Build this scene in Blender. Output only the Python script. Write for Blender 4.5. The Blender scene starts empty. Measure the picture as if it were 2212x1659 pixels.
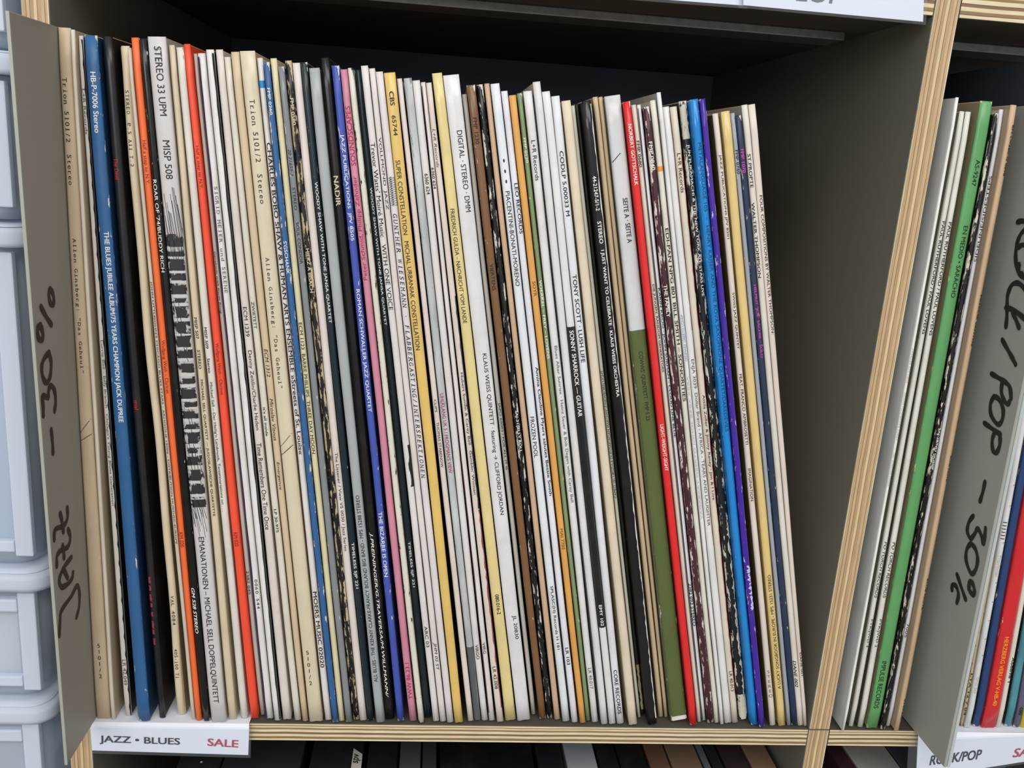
import bpy, bmesh, math, random
from mathutils import Matrix, Vector
random.seed(7)
SC = bpy.context.scene
COL = SC.collection

# ------------------------------------------------------------------ camera
U = 0.2788                       # metres per unit of the camera solution (a 12 inch sleeve is 315 mm)
F, CX, CY = 1910.0, 1106.0, 829.5
RIGHT = Vector((0.99480137, -0.07598584, 0.06779668))
DOWN = Vector((0.04645789, -0.25379509, -0.96614166))
FWD = Vector((0.09061955, 0.96426874, -0.24894556))
CAM = Vector((0.0, -1.394 * U, U))
cd = bpy.data.cameras.new('camera'); cam = bpy.data.objects.new('camera', cd); COL.objects.link(cam)
cd.sensor_width = 36.0; cd.lens = F / 2212.0 * 36.0; cd.clip_start = 0.01; cd.clip_end = 50
bk = -FWD; up = -DOWN
cam.matrix_world = Matrix(((RIGHT.x, up.x, bk.x, CAM.x), (RIGHT.y, up.y, bk.y, CAM.y), (RIGHT.z, up.z, bk.z, CAM.z), (0, 0, 0, 1)))
SC.camera = cam

# ------------------------------------------------------------------ light and exposure
w = bpy.data.worlds.new('world'); SC.world = w; w.use_nodes = True
w.node_tree.nodes['Background'].inputs[0].default_value = (0.93, 0.96, 1.0, 1)
w.node_tree.nodes['Background'].inputs[1].default_value = 0.80
def area(name, loc, target, sx, sy, power, col):
    l = bpy.data.lights.new(name, 'AREA'); l.shape = 'RECTANGLE'; l.size = sx; l.size_y = sy; l.energy = power; l.color = col
    o = bpy.data.objects.new(name, l); COL.objects.link(o); o.location = loc
    o.rotation_euler = (Vector(target) - Vector(loc)).to_track_quat('-Z', 'Y').to_euler()
    return o
area('soft_light', (0.25, -1.30, 1.35), (0.08, 0, 0.12), 1.6, 0.8, 21, (1.0, 0.97, 0.92))  # broad light of the shop's ceiling lamps, above and behind the camera
area('soft_light', (-0.8, -1.9, 0.75), (0.12, 0.1, 0.20), 1.4, 0.7, 16, (0.97, 0.98, 1.0))  # low softbox from the left, added to brighten the shelf interior
SC.view_settings.view_transform = 'Standard'; SC.view_settings.look = 'None'
SC.view_settings.exposure = -0.30; SC.view_settings.gamma = 1.0; SC.view_settings.use_curve_mapping = False

# ------------------------------------------------------------------ helpers
def ray(p): return RIGHT * (p[0] - CX) + DOWN * (p[1] - CY) + FWD * F
def on_y(p, y): d = ray(p); return CAM + d * ((y - CAM.y) / d.y)
def on_z(p, z): d = ray(p); return CAM + d * ((z - CAM.z) / d.z)
def on_x(p, x): d = ray(p); return CAM + d * ((x - CAM.x) / d.x)
def lin(h):
    h = h.lstrip('#'); v = [int(h[i:i + 2], 16) / 255 for i in (0, 2, 4)]
    return tuple((c / 12.92 if c <= 0.04045 else ((c + 0.055) / 1.055) ** 2.4) for c in v) + (1.0,)
def tag(o, label, cat, group=None):
    o['label'] = label; o['category'] = cat
    if group: o['group'] = group
    return o
def empty(name, loc, label, cat, group=None, rot=(0, 0, 0)):
    o = bpy.data.objects.new(name, None); COL.objects.link(o); o.location = loc; o.rotation_euler = rot
    o.empty_display_size = 0.02
    return tag(o, label, cat, group)
def obj(name, me, parent=None, mats=()):
    o = bpy.data.objects.new(name, me); COL.objects.link(o)
    for m in mats: me.materials.append(m)
    if parent: o.parent = parent
    return o
def mesh(verts, faces, smooth=False, midx=None, uvs=None):
    me = bpy.data.meshes.new('mesh'); me.from_pydata([tuple(v) for v in verts], [], faces); me.update()
    if smooth:
        for p in me.polygons: p.use_smooth = True
    if midx:
        for p, i in zip(me.polygons, midx): p.material_index = i
    if uvs:
        ul = me.uv_layers.new(name='UVMap')
        for lp in me.loops: ul.data[lp.index].uv = uvs[lp.vertex_index]
    return me
def box_bm(x0, x1, y0, y1, z0, z1, bev=0.0, seg=2, front=None):
    bm = bmesh.new()
    vs = [bm.verts.new(c) for c in ((x0, y0, z0), (x1, y0, z0), (x1, y1, z0), (x0, y1, z0), (x0, y0, z1), (x1, y0, z1), (x1, y1, z1), (x0, y1, z1))]
    for f in ((3, 2, 1, 0), (4, 5, 6, 7), (0, 1, 5, 4), (1, 2, 6, 5), (2, 3, 7, 6), (3, 0, 4, 7)):
        fc = bm.faces.new([vs[i] for i in f])
        if front is not None and f == (0, 1, 5, 4): fc.material_index = front
    if bev: bmesh.ops.bevel(bm, geom=bm.edges[:], offset=bev, segments=seg, affect='EDGES', profile=0.6)
    return bm
def bm_mesh(bm, smooth=False):
    me = bpy.data.meshes.new('mesh'); bm.to_mesh(me); bm.free()
    if smooth:
        for p in me.polygons: p.use_smooth = True
    return me

# ------------------------------------------------------------------ materials
MC = {}
def new_mat(name):
    m = bpy.data.materials.new(name); m.use_nodes = True
    return m, m.node_tree.nodes, m.node_tree.links, m.node_tree.nodes['Principled BSDF']
def ink(hexcol):
    k = ('ink', hexcol)
    if k not in MC:
        m, n, l, b = new_mat('ink'); b.inputs['Base Color'].default_value = lin(hexcol); b.inputs['Roughness'].default_value = 0.55
        MC[k] = m
    return MC[k]
def plain(hexcol, rough=0.5, spec=0.5, var=0.06, scale=60, metal=0.0):
    k = ('plain', hexcol, rough, spec, var, scale, metal)
    if k in MC: return MC[k]
    m, n, l, b = new_mat('surface'); c = lin(hexcol)
    tc = n.new('ShaderNodeTexCoord'); nz = n.new('ShaderNodeTexNoise'); nz.inputs['Scale'].default_value = scale; nz.inputs['Detail'].default_value = 4
    l.new(tc.outputs['Object'], nz.inputs['Vector'])
    mx = n.new('ShaderNodeMix'); mx.data_type = 'RGBA'
    mx.inputs[6].default_value = tuple(x * (1 - var) for x in c[:3]) + (1,); mx.inputs[7].default_value = tuple(min(1, x * (1 + var)) for x in c[:3]) + (1,)
    l.new(nz.outputs['Fac'], mx.inputs[0]); l.new(mx.outputs[2], b.inputs['Base Color'])
    b.inputs['Roughness'].default_value = rough; b.inputs['Specular IOR Level'].default_value = spec; b.inputs['Metallic'].default_value = metal
    MC[k] = m; return m
def card(hexcol, wear=0.0, wearcol='#e2d8c8', rough=0.45, mott=0.07, grain=0.0):
    """printed cardboard: faint mottling, and rubbed white flecks (more at the edges and ends) for wear > 0"""
    k = ('card', hexcol, wear, wearcol, rough, mott, grain)
    if k in MC: return MC[k]
    m, n, l, b = new_mat('printed_card'); c = lin(hexcol)
    tc = n.new('ShaderNodeTexCoord'); mp = n.new('ShaderNodeMapping'); mp.inputs['Scale'].default_value = (1, 1, 0.22)
    l.new(tc.outputs['Object'], mp.inputs['Vector'])
    nz = n.new('ShaderNodeTexNoise'); nz.inputs['Scale'].default_value = 140; nz.inputs['Detail'].default_value = 5
    l.new(mp.outputs[0], nz.inputs['Vector'])
    mx = n.new('ShaderNodeMix'); mx.data_type = 'RGBA'; v = mott + grain
    mx.inputs[6].default_value = tuple(x * (1 - v) for x in c[:3]) + (1,); mx.inputs[7].default_value = tuple(min(1, x * (1 + v)) for x in c[:3]) + (1,)
    rg = n.new('ShaderNodeMapRange'); rg.inputs[1].default_value = 0.3; rg.inputs[2].default_value = 0.7
    l.new(nz.outputs['Fac'], rg.inputs[0]); l.new(rg.outputs[0], mx.inputs[0])
    n3 = n.new('ShaderNodeTexNoise'); n3.inputs['Scale'].default_value = 38; n3.inputs['Detail'].default_value = 6; n3.inputs['Roughness'].default_value = 0.7
    r3 = n.new('ShaderNodeMapRange'); r3.inputs[1].default_value = 0.48; r3.inputs[2].default_value = 0.8; r3.inputs[4].default_value = 0.30 if sum(c[:3]) > 1.2 else 0.06
    oi = n.new('ShaderNodeObjectInfo'); va = n.new('ShaderNodeVectorMath'); l.new(tc.outputs['Object'], va.inputs[0])
    cb = n.new('ShaderNodeCombineXYZ'); l.new(oi.outputs['Random'], cb.inputs[0]); l.new(cb.outputs[0], va.inputs[1])
    l.new(va.outputs[0], n3.inputs['Vector']); l.new(n3.outputs['Fac'], r3.inputs[0])
    m3 = n.new('ShaderNodeMix'); m3.data_type = 'RGBA'; l.new(r3.outputs[0], m3.inputs[0]); l.new(mx.outputs[2], m3.inputs[6]); m3.inputs[7].default_value = lin('#a58e6c')
    out = m3.outputs[2]
    if wear > 0:
        uv = n.new('ShaderNodeUVMap'); sp = n.new('ShaderNodeSeparateXYZ'); l.new(uv.outputs[0], sp.inputs[0])
        def edge(sock, lo, hi, amt):
            s = n.new('ShaderNodeMath'); s.operation = 'SUBTRACT'; s.inputs[1].default_value = 0.5; l.new(sock, s.inputs[0])
            a = n.new('ShaderNodeMath'); a.operation = 'ABSOLUTE'; l.new(s.outputs[0], a.inputs[0])
            r = n.new('ShaderNodeMapRange'); r.inputs[1].default_value = lo; r.inputs[2].default_value = hi; r.inputs[3].default_value = 0; r.inputs[4].default_value = amt
            l.new(a.outputs[0], r.inputs[0]); return r.outputs[0]
        e1 = edge(sp.outputs[0], 0.25, 0.5, 0.16); e2 = edge(sp.outputs[1], 0.492, 0.5, 0.16)
        n2 = n.new('ShaderNodeTexNoise'); n2.inputs['Scale'].default_value = 620; n2.inputs['Detail'].default_value = 6; n2.inputs['Roughness'].default_value = 0.65
        mp2 = n.new('ShaderNodeMapping'); mp2.inputs['Scale'].default_value = (1, 1, 0.24); l.new(tc.outputs['Object'], mp2.inputs['Vector']); l.new(mp2.outputs[0], n2.inputs['Vector'])
        a1 = n.new('ShaderNodeMath'); l.new(n2.outputs['Fac'], a1.inputs[0]); l.new(e1, a1.inputs[1])
        a2 = n.new('ShaderNodeMath'); l.new(a1.outputs[0], a2.inputs[0]); l.new(e2, a2.inputs[1])
        th = n.new('ShaderNodeMapRange'); t = 0.80 - 0.24 * wear; th.inputs[1].default_value = t; th.inputs[2].default_value = t + 0.03
        l.new(a2.outputs[0], th.inputs[0])
        m2 = n.new('ShaderNodeMix'); m2.data_type = 'RGBA'; l.new(th.outputs[0], m2.inputs[0]); l.new(out, m2.inputs[6]); m2.inputs[7].default_value = lin(wearcol)
        out = m2.outputs[2]
    l.new(out, b.inputs['Base Color']); b.inputs['Roughness'].default_value = rough
    bp = n.new('ShaderNodeBump'); bp.inputs['Strength'].default_value = 0.12; bp.inputs['Distance'].default_value = 0.0006
    l.new(nz.outputs['Fac'], bp.inputs['Height']); l.new(bp.outputs[0], b.inputs['Normal'])
    MC[k] = m; return m
def scribble(hexa, hexb):
    """black and white ink drawing of hatched bars"""
    m, n, l, b = new_mat('ink_drawing'); tc = n.new('ShaderNodeTexCoord')
    wv = n.new('ShaderNodeTexWave'); wv.wave_type = 'BANDS'; wv.bands_direction = 'Z'; wv.inputs['Scale'].default_value = 44; wv.inputs['Distortion'].default_value = 11; wv.inputs['Detail'].default_value = 5; wv.inputs['Detail Scale'].default_value = 2.6; wv.inputs['Detail Roughness'].default_value = 0.7
    mp = n.new('ShaderNodeMapping'); mp.inputs['Scale'].default_value = (1, 1, 1); l.new(tc.outputs['Object'], mp.inputs[0]); l.new(mp.outputs[0], wv.inputs[0])
    nz = n.new('ShaderNodeTexNoise'); nz.inputs['Scale'].default_value = 1100; nz.inputs['Detail'].default_value = 4
    mp2 = n.new('ShaderNodeMapping'); mp2.inputs['Scale'].default_value = (1.6, 1, 0.3); mp2.inputs['Rotation'].default_value = (0, 0.4, 0); l.new(tc.outputs['Object'], mp2.inputs[0]); l.new(mp2.outputs[0], nz.inputs[0])
    ad = n.new('ShaderNodeMath'); l.new(wv.outputs['Fac'], ad.inputs[0]); l.new(nz.outputs['Fac'], ad.inputs[1])
    rp = n.new('ShaderNodeValToRGB'); rp.color_ramp.elements[0].position = 0.34; rp.color_ramp.elements[0].color = lin(hexa); rp.color_ramp.elements[1].position = 0.70; rp.color_ramp.elements[1].color = lin(hexb)
    dv = n.new('ShaderNodeMath'); dv.operation = 'MULTIPLY'; dv.inputs[1].default_value = 0.5; l.new(ad.outputs[0], dv.inputs[0]); l.new(dv.outputs[0], rp.inputs[0])
    l.new(rp.outputs[0], b.inputs['Base Color']); b.inputs['Roughness'].default_value = 0.5
    return m
def ply(axis, t0, t1, layers, dark_lines=False):
    """plywood edge: veneer layers across the thickness axis (0=x, 2=z), slightly wavy"""
    m, n, l, b = new_mat('plywood_edge'); tc = n.new('ShaderNodeTexCoord'); sp = n.new('ShaderNodeSeparateXYZ'); l.new(tc.outputs['Object'], sp.inputs[0])
    nz = n.new('ShaderNodeTexNoise'); nz.inputs['Scale'].default_value = 26; nz.inputs['Detail'].default_value = 3
    l.new(tc.outputs['Object'], nz.inputs['Vector'])
    wob = n.new('ShaderNodeMapRange'); wob.inputs[3].default_value = -0.05; wob.inputs[4].default_value = 0.05; l.new(nz.outputs['Fac'], wob.inputs[0])
    r = n.new('ShaderNodeMapRange'); r.inputs[1].default_value = t0; r.inputs[2].default_value = t1; l.new(sp.outputs[axis], r.inputs[0])
    ad = n.new('ShaderNodeMath'); l.new(r.outputs[0], ad.inputs[0]); l.new(wob.outputs[0], ad.inputs[1])
    rp = n.new('ShaderNodeValToRGB'); rp.color_ramp.interpolation = 'LINEAR'; els = rp.color_ramp.elements
    pts = []
    tot = sum(wd for wd, c in layers); e = 0.0
    for wd, c in layers:
        a = e; e = a + wd / tot; g = min(0.008, wd / tot * 0.25)
        pts += [(a + g, c), (e - g, c)]
    els[0].position = pts[0][0]; els[0].color = lin(pts[0][1]); els[1].position = pts[-1][0]; els[1].color = lin(pts[-1][1])
    for p, c in pts[1:-1]:
        e = els.new(p); e.color = lin(c)
    l.new(ad.outputs[0], rp.inputs[0])
    n2 = n.new('ShaderNodeTexNoise'); n2.inputs['Scale'].default_value = 700; n2.inputs['Detail'].default_value = 3
    mp = n.new('ShaderNodeMapping'); sc = [1, 1, 1]; sc[2 if axis == 0 else 0] = 0.12; mp.inputs['Scale'].default_value = sc
    l.new(tc.outputs['Object'], mp.inputs[0]); l.new(mp.outputs[0], n2.inputs['Vector'])
    mr = n.new('ShaderNodeMapRange'); mr.inputs[1].default_value = 0.3; mr.inputs[2].default_value = 0.75; mr.inputs[3].default_value = 0.86; mr.inputs[4].default_value = 1.06; l.new(n2.outputs['Fac'], mr.inputs[0])
    ml = n.new('ShaderNodeMix'); ml.data_type = 'RGBA'; ml.blend_type = 'MULTIPLY'; ml.inputs[0].default_value = 1
    l.new(rp.outputs[0], ml.inputs[6]); l.new(mr.outputs[0], ml.inputs[7]); l.new(ml.outputs[2], b.inputs['Base Color'])
    b.inputs['Roughness'].default_value = 0.6
    return m
def clear_plastic(name, tint, alpha, rough=0.12):
    m, n, l, b = new_mat(name); out = n['Material Output']
    tr = n.new('ShaderNodeBsdfTransparent'); tr.inputs[0].default_value = lin(tint)
    mx = n.new('ShaderNodeMixShader'); mx.inputs[0].default_value = alpha
    b.inputs['Base Color'].default_value = lin(tint); b.inputs['Roughness'].default_value = rough
    l.new(tr.outputs[0], mx.inputs[1]); l.new(b.outputs[0], mx.inputs[2]); l.new(mx.outputs[0], out.inputs[0])
    return m
def milky(name, tint, body):
    m, n, l, b = new_mat(name); out = n['Material Output']
    tr = n.new('ShaderNodeBsdfTransparent'); tr.inputs[0].default_value = (0.95, 0.98, 1, 1)
    tl = n.new('ShaderNodeBsdfTranslucent'); tl.inputs[0].default_value = lin(tint)
    b.inputs['Base Color'].default_value = lin(tint); b.inputs['Roughness'].default_value = 0.80
    m1 = n.new('ShaderNodeMixShader'); m1.inputs[0].default_value = 0.2; l.new(b.outputs[0], m1.inputs[1]); l.new(tl.outputs[0], m1.inputs[2])
    m2 = n.new('ShaderNodeMixShader'); m2.inputs[0].default_value = body; l.new(tr.outputs[0], m2.inputs[1]); l.new(m1.outputs[0], m2.inputs[2])
    l.new(m2.outputs[0], out.inputs[0]); return m

LAM = plain('#726e61', 0.6, 0.35, 0.05, 300)           # dark anthracite laminate of the shelf panels
LAM2 = plain('#514b42', 0.6, 0.35, 0.05, 300)
GALV = plain('#8d8d88', 0.42, 0.5, 0.35, 260, 0.85)
INK = {'k': ink('#15161a'), 'g': ink('#5c5a58'), 'w': ink('#ece9e4'), 'c': ink('#d9c9a6'), 'r': ink('#a01722'), 'R': ink('#b3101c'), 'm': ink('#a31b4a'),
       'n': ink('#1b3a6b'), 'b': ink('#7a4a1c'), 'p': ink('#e03bb5'), 'y': ink('#f2a21c'), 'l': ink('#7f9cc4'), 'h': ink('#b9b7b2'), 'd': ink('#7c1c14')}

# ------------------------------------------------------------------ lettering
def glyphs(body, style):
    """triangulated outline of a string: verts (u, v) and faces"""
    cu = bpy.data.curves.new('t', 'FONT'); cu.body = body; cu.size = 1.0; cu.resolution_u = 3; cu.fill_mode = 'FRONT'
    if 'i' in style: cu.shear = 0.22
    ob = bpy.data.objects.new('t', cu); COL.objects.link(ob)
    dg = bpy.context.evaluated_depsgraph_get(); me = bpy.data.meshes.new_from_object(ob.evaluated_get(dg))
    bm = bmesh.new(); bm.from_mesh(me)                   # cut into thin rows so that letters follow the rounded spine
    for k in range(6): bmesh.ops.bisect_plane(bm, geom=bm.verts[:] + bm.edges[:] + bm.faces[:], plane_co=(0, 0.06 + k * 0.115, 0), plane_no=(0, 1, 0))
    bm.to_mesh(me); bm.free()
    vs = [(v.co.x, v.co.y, 0) for v in me.vertices]; fs = [tuple(p.vertices) for p in me.polygons]
    k = 0.050 if 'B' in style else 0.026 if 'b' in style else 0.009                 # heavier strokes: the outline repeated slightly to both sides
    base = list(vs); bf = list(fs); n = len(base)
    for q, (du, dv) in enumerate(((k, 0), (0, k * .6), (k, k * .6))):
        vs += [(u + du, v + dv, q + 1) for u, v, _ in base]; fs += [tuple(i + n * (q + 1) for i in f) for f in bf]
    bpy.data.objects.remove(ob); bpy.data.curves.remove(cu); bpy.data.meshes.remove(me)
    return vs, fs
GC = {}
def get_glyphs(body, style):
    s = ''.join(c for c in 'bBim' if c in style); k = (body, s)
    if k in GC: return GC[k]
    if 'm' in s and len(body) > 1:
        V, Fs = [], []
        for i, ch in enumerate(body):
            if ch == ' ': continue
            vs, fs = get_glyphs(ch, s.replace('m', '')); us = [v[0] for v in vs]; um = (min(us) + max(us)) / 2; wd = max(us) - min(us)
            sc = min(1.0, 0.46 / wd) if wd > 0.30 else 1.0; b = len(V); ox = i * 0.60
            V += [(ox + (u - um) * sc, v, ly) for u, v, ly in vs]; Fs += [tuple(b + q for q in f) for f in fs]
            feet = [(0, 0.0, 0.40)] if ch in 'il1ITPrf' else ([(-0.17, 0.0, 0.2), (0.17, 0.0, 0.2)] if ch in 'nhmAHKNRM' else [])
            if ch == 'T': feet = [(0, 0.0, 0.20)]
            for fx, fy, fw in feet:
                b = len(V)
                V += [(ox + fx + a, fy + c, 4) for a, c in ((-fw / 2, 0), (fw / 2, 0), (fw / 2, 0.06), (-fw / 2, 0.06))]; Fs.append((b, b + 1, b + 2, b + 3))
        GC[k] = (V, Fs); return GC[k]
    GC[k] = glyphs(body, s)
    return GC[k]

# ------------------------------------------------------------------ the shelf unit
XL0, XL1, XR0, XR1 = -0.1680, -0.1572, 0.2050, 0.2162
X2R0, X2R1 = 0.578, 0.589
ZT0, ZT1, ZB0, ZB1 = 0.3485, 0.3605, -0.0105, -0.0006
BACK, FLOOR = 0.316, -0.52
XS = -0.1553                     # right face of the left index divider
BROWN, CREAM, TAN = '#8d6f4e', '#e3cf9f', '#b8976b'
PLY_H = lambda a, b: ply(2, a, b, [(14, '#e2d3ae'), (3, '#6d543c'), (11, '#93754f'), (14, '#dfcfa8'), (10, '#86694a'), (2.5, '#5f4833'), (15, '#e2d3ae'), (11, '#957853'), (10, '#dccba4'), (5, '#8b6d4c'), (12, '#e2d0a6')])
PLY_V = lambda a, b: ply(0, a, b, [(5, '#dccfae'), (13, '#bd9d78'), (1.6, '#6a4c30'), (12, '#c8ab84'), (1.6, '#745637'), (13, '#b4956f'), (11, '#d9c297'), (1.6, '#6a4c30'), (13, '#b79872'), (12, '#c6aa84'), (1.6, '#745637'), (9, '#c2a57e'), (5, '#e0d2b0')])
shelf = empty('record_shelf', (0.2, 0, FLOOR), 'dark laminated plywood record shelf with striped raw front edges', 'shelf')
def panel(name, x0, x1, z0, z1, vert, y0=0.0, y1=BACK):
    bm = box_bm(x0, x1, y0, y1, z0, z1, 0.0003, 1)
    me = bm_mesh(bm)
    for p in me.polygons:
        if p.normal.y < -0.9: p.material_index = 1
    o = obj(name, me, None, [LAM if vert else LAM2, PLY_V(x0, x1) if vert else PLY_H(z0, z1)])
    o.parent = shelf; o.matrix_parent_inverse = Matrix.Translation(-Vector(shelf.location))
    return o
def shelf_part(name, me, mats):
    o = obj(name, me, None, mats); o.parent = shelf; o.matrix_parent_inverse = Matrix.Translation(-Vector(shelf.location)); return o
for x0, x1 in ((XL0, XL1), (XR0, XR1), (X2R0, X2R1)):
    panel('side_panel', x0, x1, ZB1, 0.62, True)
    panel('side_panel', x0, x1, FLOOR, ZB1 - 0.0004, True)
for x0, x1 in ((XL1, XR0), (XR1, X2R0)):
    panel('shelf_board', x0 + .0001, x1 - .0001, ZB0, ZB1, False)
    panel('shelf_board', x0 + .0001, x1 - .0001, ZT0, ZT1, False)
    panel('shelf_board', x0 + .0001, x1 - .0001, -0.3675, -0.3565, False)
    shelf_part('metal_rail', bm_mesh(box_bm(x0 + 0.004, x1 - (0.004 if x0 > 0 else 0.012), 0.058, 0.080, ZT0 - 0.0042, ZT0, 0.0006)), [GALV])
shelf_part('back_panel', bm_mesh(box_bm(XL0, X2R1, BACK, BACK + 0.006, FLOOR, 0.62)), [plain('#626c78', 0.55, 0.35, 0.05, 300)])
shelf_part('plinth', bm_mesh(box_bm(XL1, X2R0, 0.02, 0.04, FLOOR, -0.3676)), [LAM])

fl = obj('floor', bm_mesh(box_bm(-2.5, 2.5, -3.0, 1.2, FLOOR - 0.02, FLOOR)), None, [plain('#8b857b', 0.6, 0.4, 0.1, 12)]); fl['kind'] = 'structure'
wl = obj('wall_back', bm_mesh(box_bm(-2.5, 2.5, BACK + 0.05, BACK + 0.07, FLOOR, 2.0)), None, [plain('#b9b7b1', 0.8, 0.3, 0.04, 8)]); wl['kind'] = 'structure'

RAW = plain('#b59a7a', 0.7, 0.3, 0.12, 200)
# ------------------------------------------------------------------ record sleeves
PROF = (-1.0, -0.93, -0.75, 0, 0.75, 0.93, 1.0)
def prof_pt(u, hw, r):
    if abs(u) < 0.75: return (0.0, 0.0)
    ang = (abs(u) - 0.75) / 0.25 * math.pi / 2
    return (math.copysign(hw - r + r * math.sin(ang), u), r - r * math.cos(ang))
def spine_y(x, hw, r):
    P = [prof_pt(u, hw, r) for u in PROF]
    for (xa, ya), (xb, yb) in zip(P, P[1:]):
        if x <= xb: return ya + (yb - ya) * max(0, (x - xa) / (xb - xa))
    return P[-1][1]
class Sleeve:
    def __init__(s, yf, xb, zb, lean, w0, w1, L):
        s.yf, s.xb, s.zb, s.lean, s.w0, s.w1, s.L = yf, xb, zb, lean, w0, w1, L
        s.loc = Vector((xb, yf, zb)); s.R = Matrix.Rotation(lean, 3, 'Y'); s.Ri = s.R.transposed()
    def hw(s, z): t = max(0, min(1, z / s.L)); return 0.5 * (s.w0 + (s.w1 - s.w0) * t)
    jit = 0.0; ph = (0, 0)
    def jx(s, z): t = z / s.L; return s.jit * (0.6 * math.sin(9 * t + s.ph[0]) + 0.4 * math.sin(23 * t + s.ph[1]))
    def rad(s): return min(0.0011, 0.36 * min(s.w0, s.w1))
    def local_z(s, ypx):
        # height along the spine whose image row is ypx (the spine's centre line is straight in the picture)
        d0, d1 = -0.01, s.L + 0.02
        for _ in range(30):
            mid = 0.5 * (d0 + d1); p = s.loc + s.R @ Vector((0, 0, mid)) - CAM
            yy = CY + F * p.dot(DOWN) / p.dot(FWD)
            if yy > ypx: d0 = mid
            else: d1 = mid
        return 0.5 * (d0 + d1)
def spine_mesh(s, jit):
    r = s.rad(); N = 26; verts = []; uvs = []; faces = []; dip = random.uniform(0.0003, 0.0013)
    s.jit = jit; s.ph = (random.uniform(0, 6.28), random.uniform(0, 6.28))
    prof = [-1.0, -1.0, -0.93, -0.75, 0, 0.75, 0.93, 1.0, 1.0]
    for i in range(N + 1):
        t = i / N
        z = s.L * t; hw = s.hw(z)
        j = s.jx(z)
        endr = 0.0007 * max(0, 1 - min(t, 1 - t) * 60)
        for k, u in enumerate(prof):
            if k in (0, 8): x = u * (hw - 0.00005); y = 0.0017
            else:
                a = (abs(u) - 0.70) / 0.30
                if abs(u) >= 0.75:
                    tt = (abs(u) - 0.75) / 0.25; ang = tt * math.pi / 2
                    x = math.copysign(hw - r + r * math.sin(ang), u); y = r - r * math.cos(ang)
                else: x = 0.0; y = 0.0
                y += endr
            zz = z - (dip * (1 - u * u) if i == N else 0) + (dip * 0.5 * (1 - u * u) if i == 0 else 0)
            verts.append((x + j, y, zz)); uvs.append(((u + 1) / 2, t))
    M = len(prof)
    for i in range(N):
        for k in range(M - 1):
            a = i * M + k; faces.append((a, a + 1, a + M + 1, a + M))
    faces.append(tuple(reversed(range(M)))); faces.append(tuple(N * M + k for k in range(M)))
    return mesh(verts, faces, True, None, uvs)
def cover_mesh(s, depth):
    c = 0.00012; v = []
    for z, wd in ((0.0002, s.w0), (s.L - 0.0002, s.w1)):
        h = wd / 2 - c - 0.00003
        v += [(-h, 0.0014, z), (h, 0.0014, z), (h, depth, z), (-h, depth, z)]
    f = [(3, 2, 1, 0), (4, 5, 6, 7), (0, 1, 5, 4), (1, 2, 6, 5), (2, 3, 7, 6), (3, 0, 4, 7)]
    me = mesh(v, f)
    bm = bmesh.new(); bm.from_mesh(me); bmesh.ops.recalc_face_normals(bm, faces=bm.faces)
    bmesh.ops.bevel(bm, geom=bm.edges[:], offset=min(0.0004, s.w0 * 0.2), segments=1, affect='EDGES'); bm.to_mesh(me); bm.free()
    for p in me.polygons:
        if p.normal.y < -0.6 or abs(p.normal.z) > 0.6: p.material_index = 1
    return me
def lettering(s, items, off=0.00010):
    """items of one ink: list of (body, y0, y1, style, h, c)"""
    V, Fs = [], []; r = s.rad()
    for body, y0, y1, style, h, c in items:
        za, zb = s.local_z(y0), s.local_z(y1)           # za above zb
        if 'k' in style:                                # upright letters stacked downwards
            n = len(body); step = (za - zb) / n
            for i, ch in enumerate(body):
                vs, fs = get_glyphs(ch, style); us = [v[0] for v in vs]; um = (min(us) + max(us)) / 2
                zc = zb; sz = (za - zb) / 0.72; base = len(V)
                for u, v, ly in vs: V.append(((u - um) * sz + c * s.w0, zc + v * sz, ly))
                Fs += [tuple(base + q for q in f) for f in fs]
            continue
        vs, fs = get_glyphs(body, style)
        if not vs: continue
        us = [v[0] for v in vs]; ws = [v[1] for v in vs]
        lo = min(ws); hi = max(ws)
        su = (za - zb) / (max(us) - min(us)); zm = (za + zb) / 2; width = 2 * s.hw(zm)
        sv = h * width / (hi - lo); base = len(V)
        for u, v, ly in vs:
            uu = (u - min(us)) * su; vv = (v - (lo + hi) / 2) * sv
            if 'u' in style: V.append((-vv + c * width, zb + uu, ly))
            else: V.append((vv + c * width, za - uu, ly))
        Fs += [tuple(base + q for q in f) for f in fs]
    out = []
    for x, z, ly in V:
        hw = s.hw(z); x = max(-hw, min(hw, x)); out.append((x + s.jx(z), spine_y(x, hw, r) - off - ly * 0.000012, z))
    return mesh(out, Fs)
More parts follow.
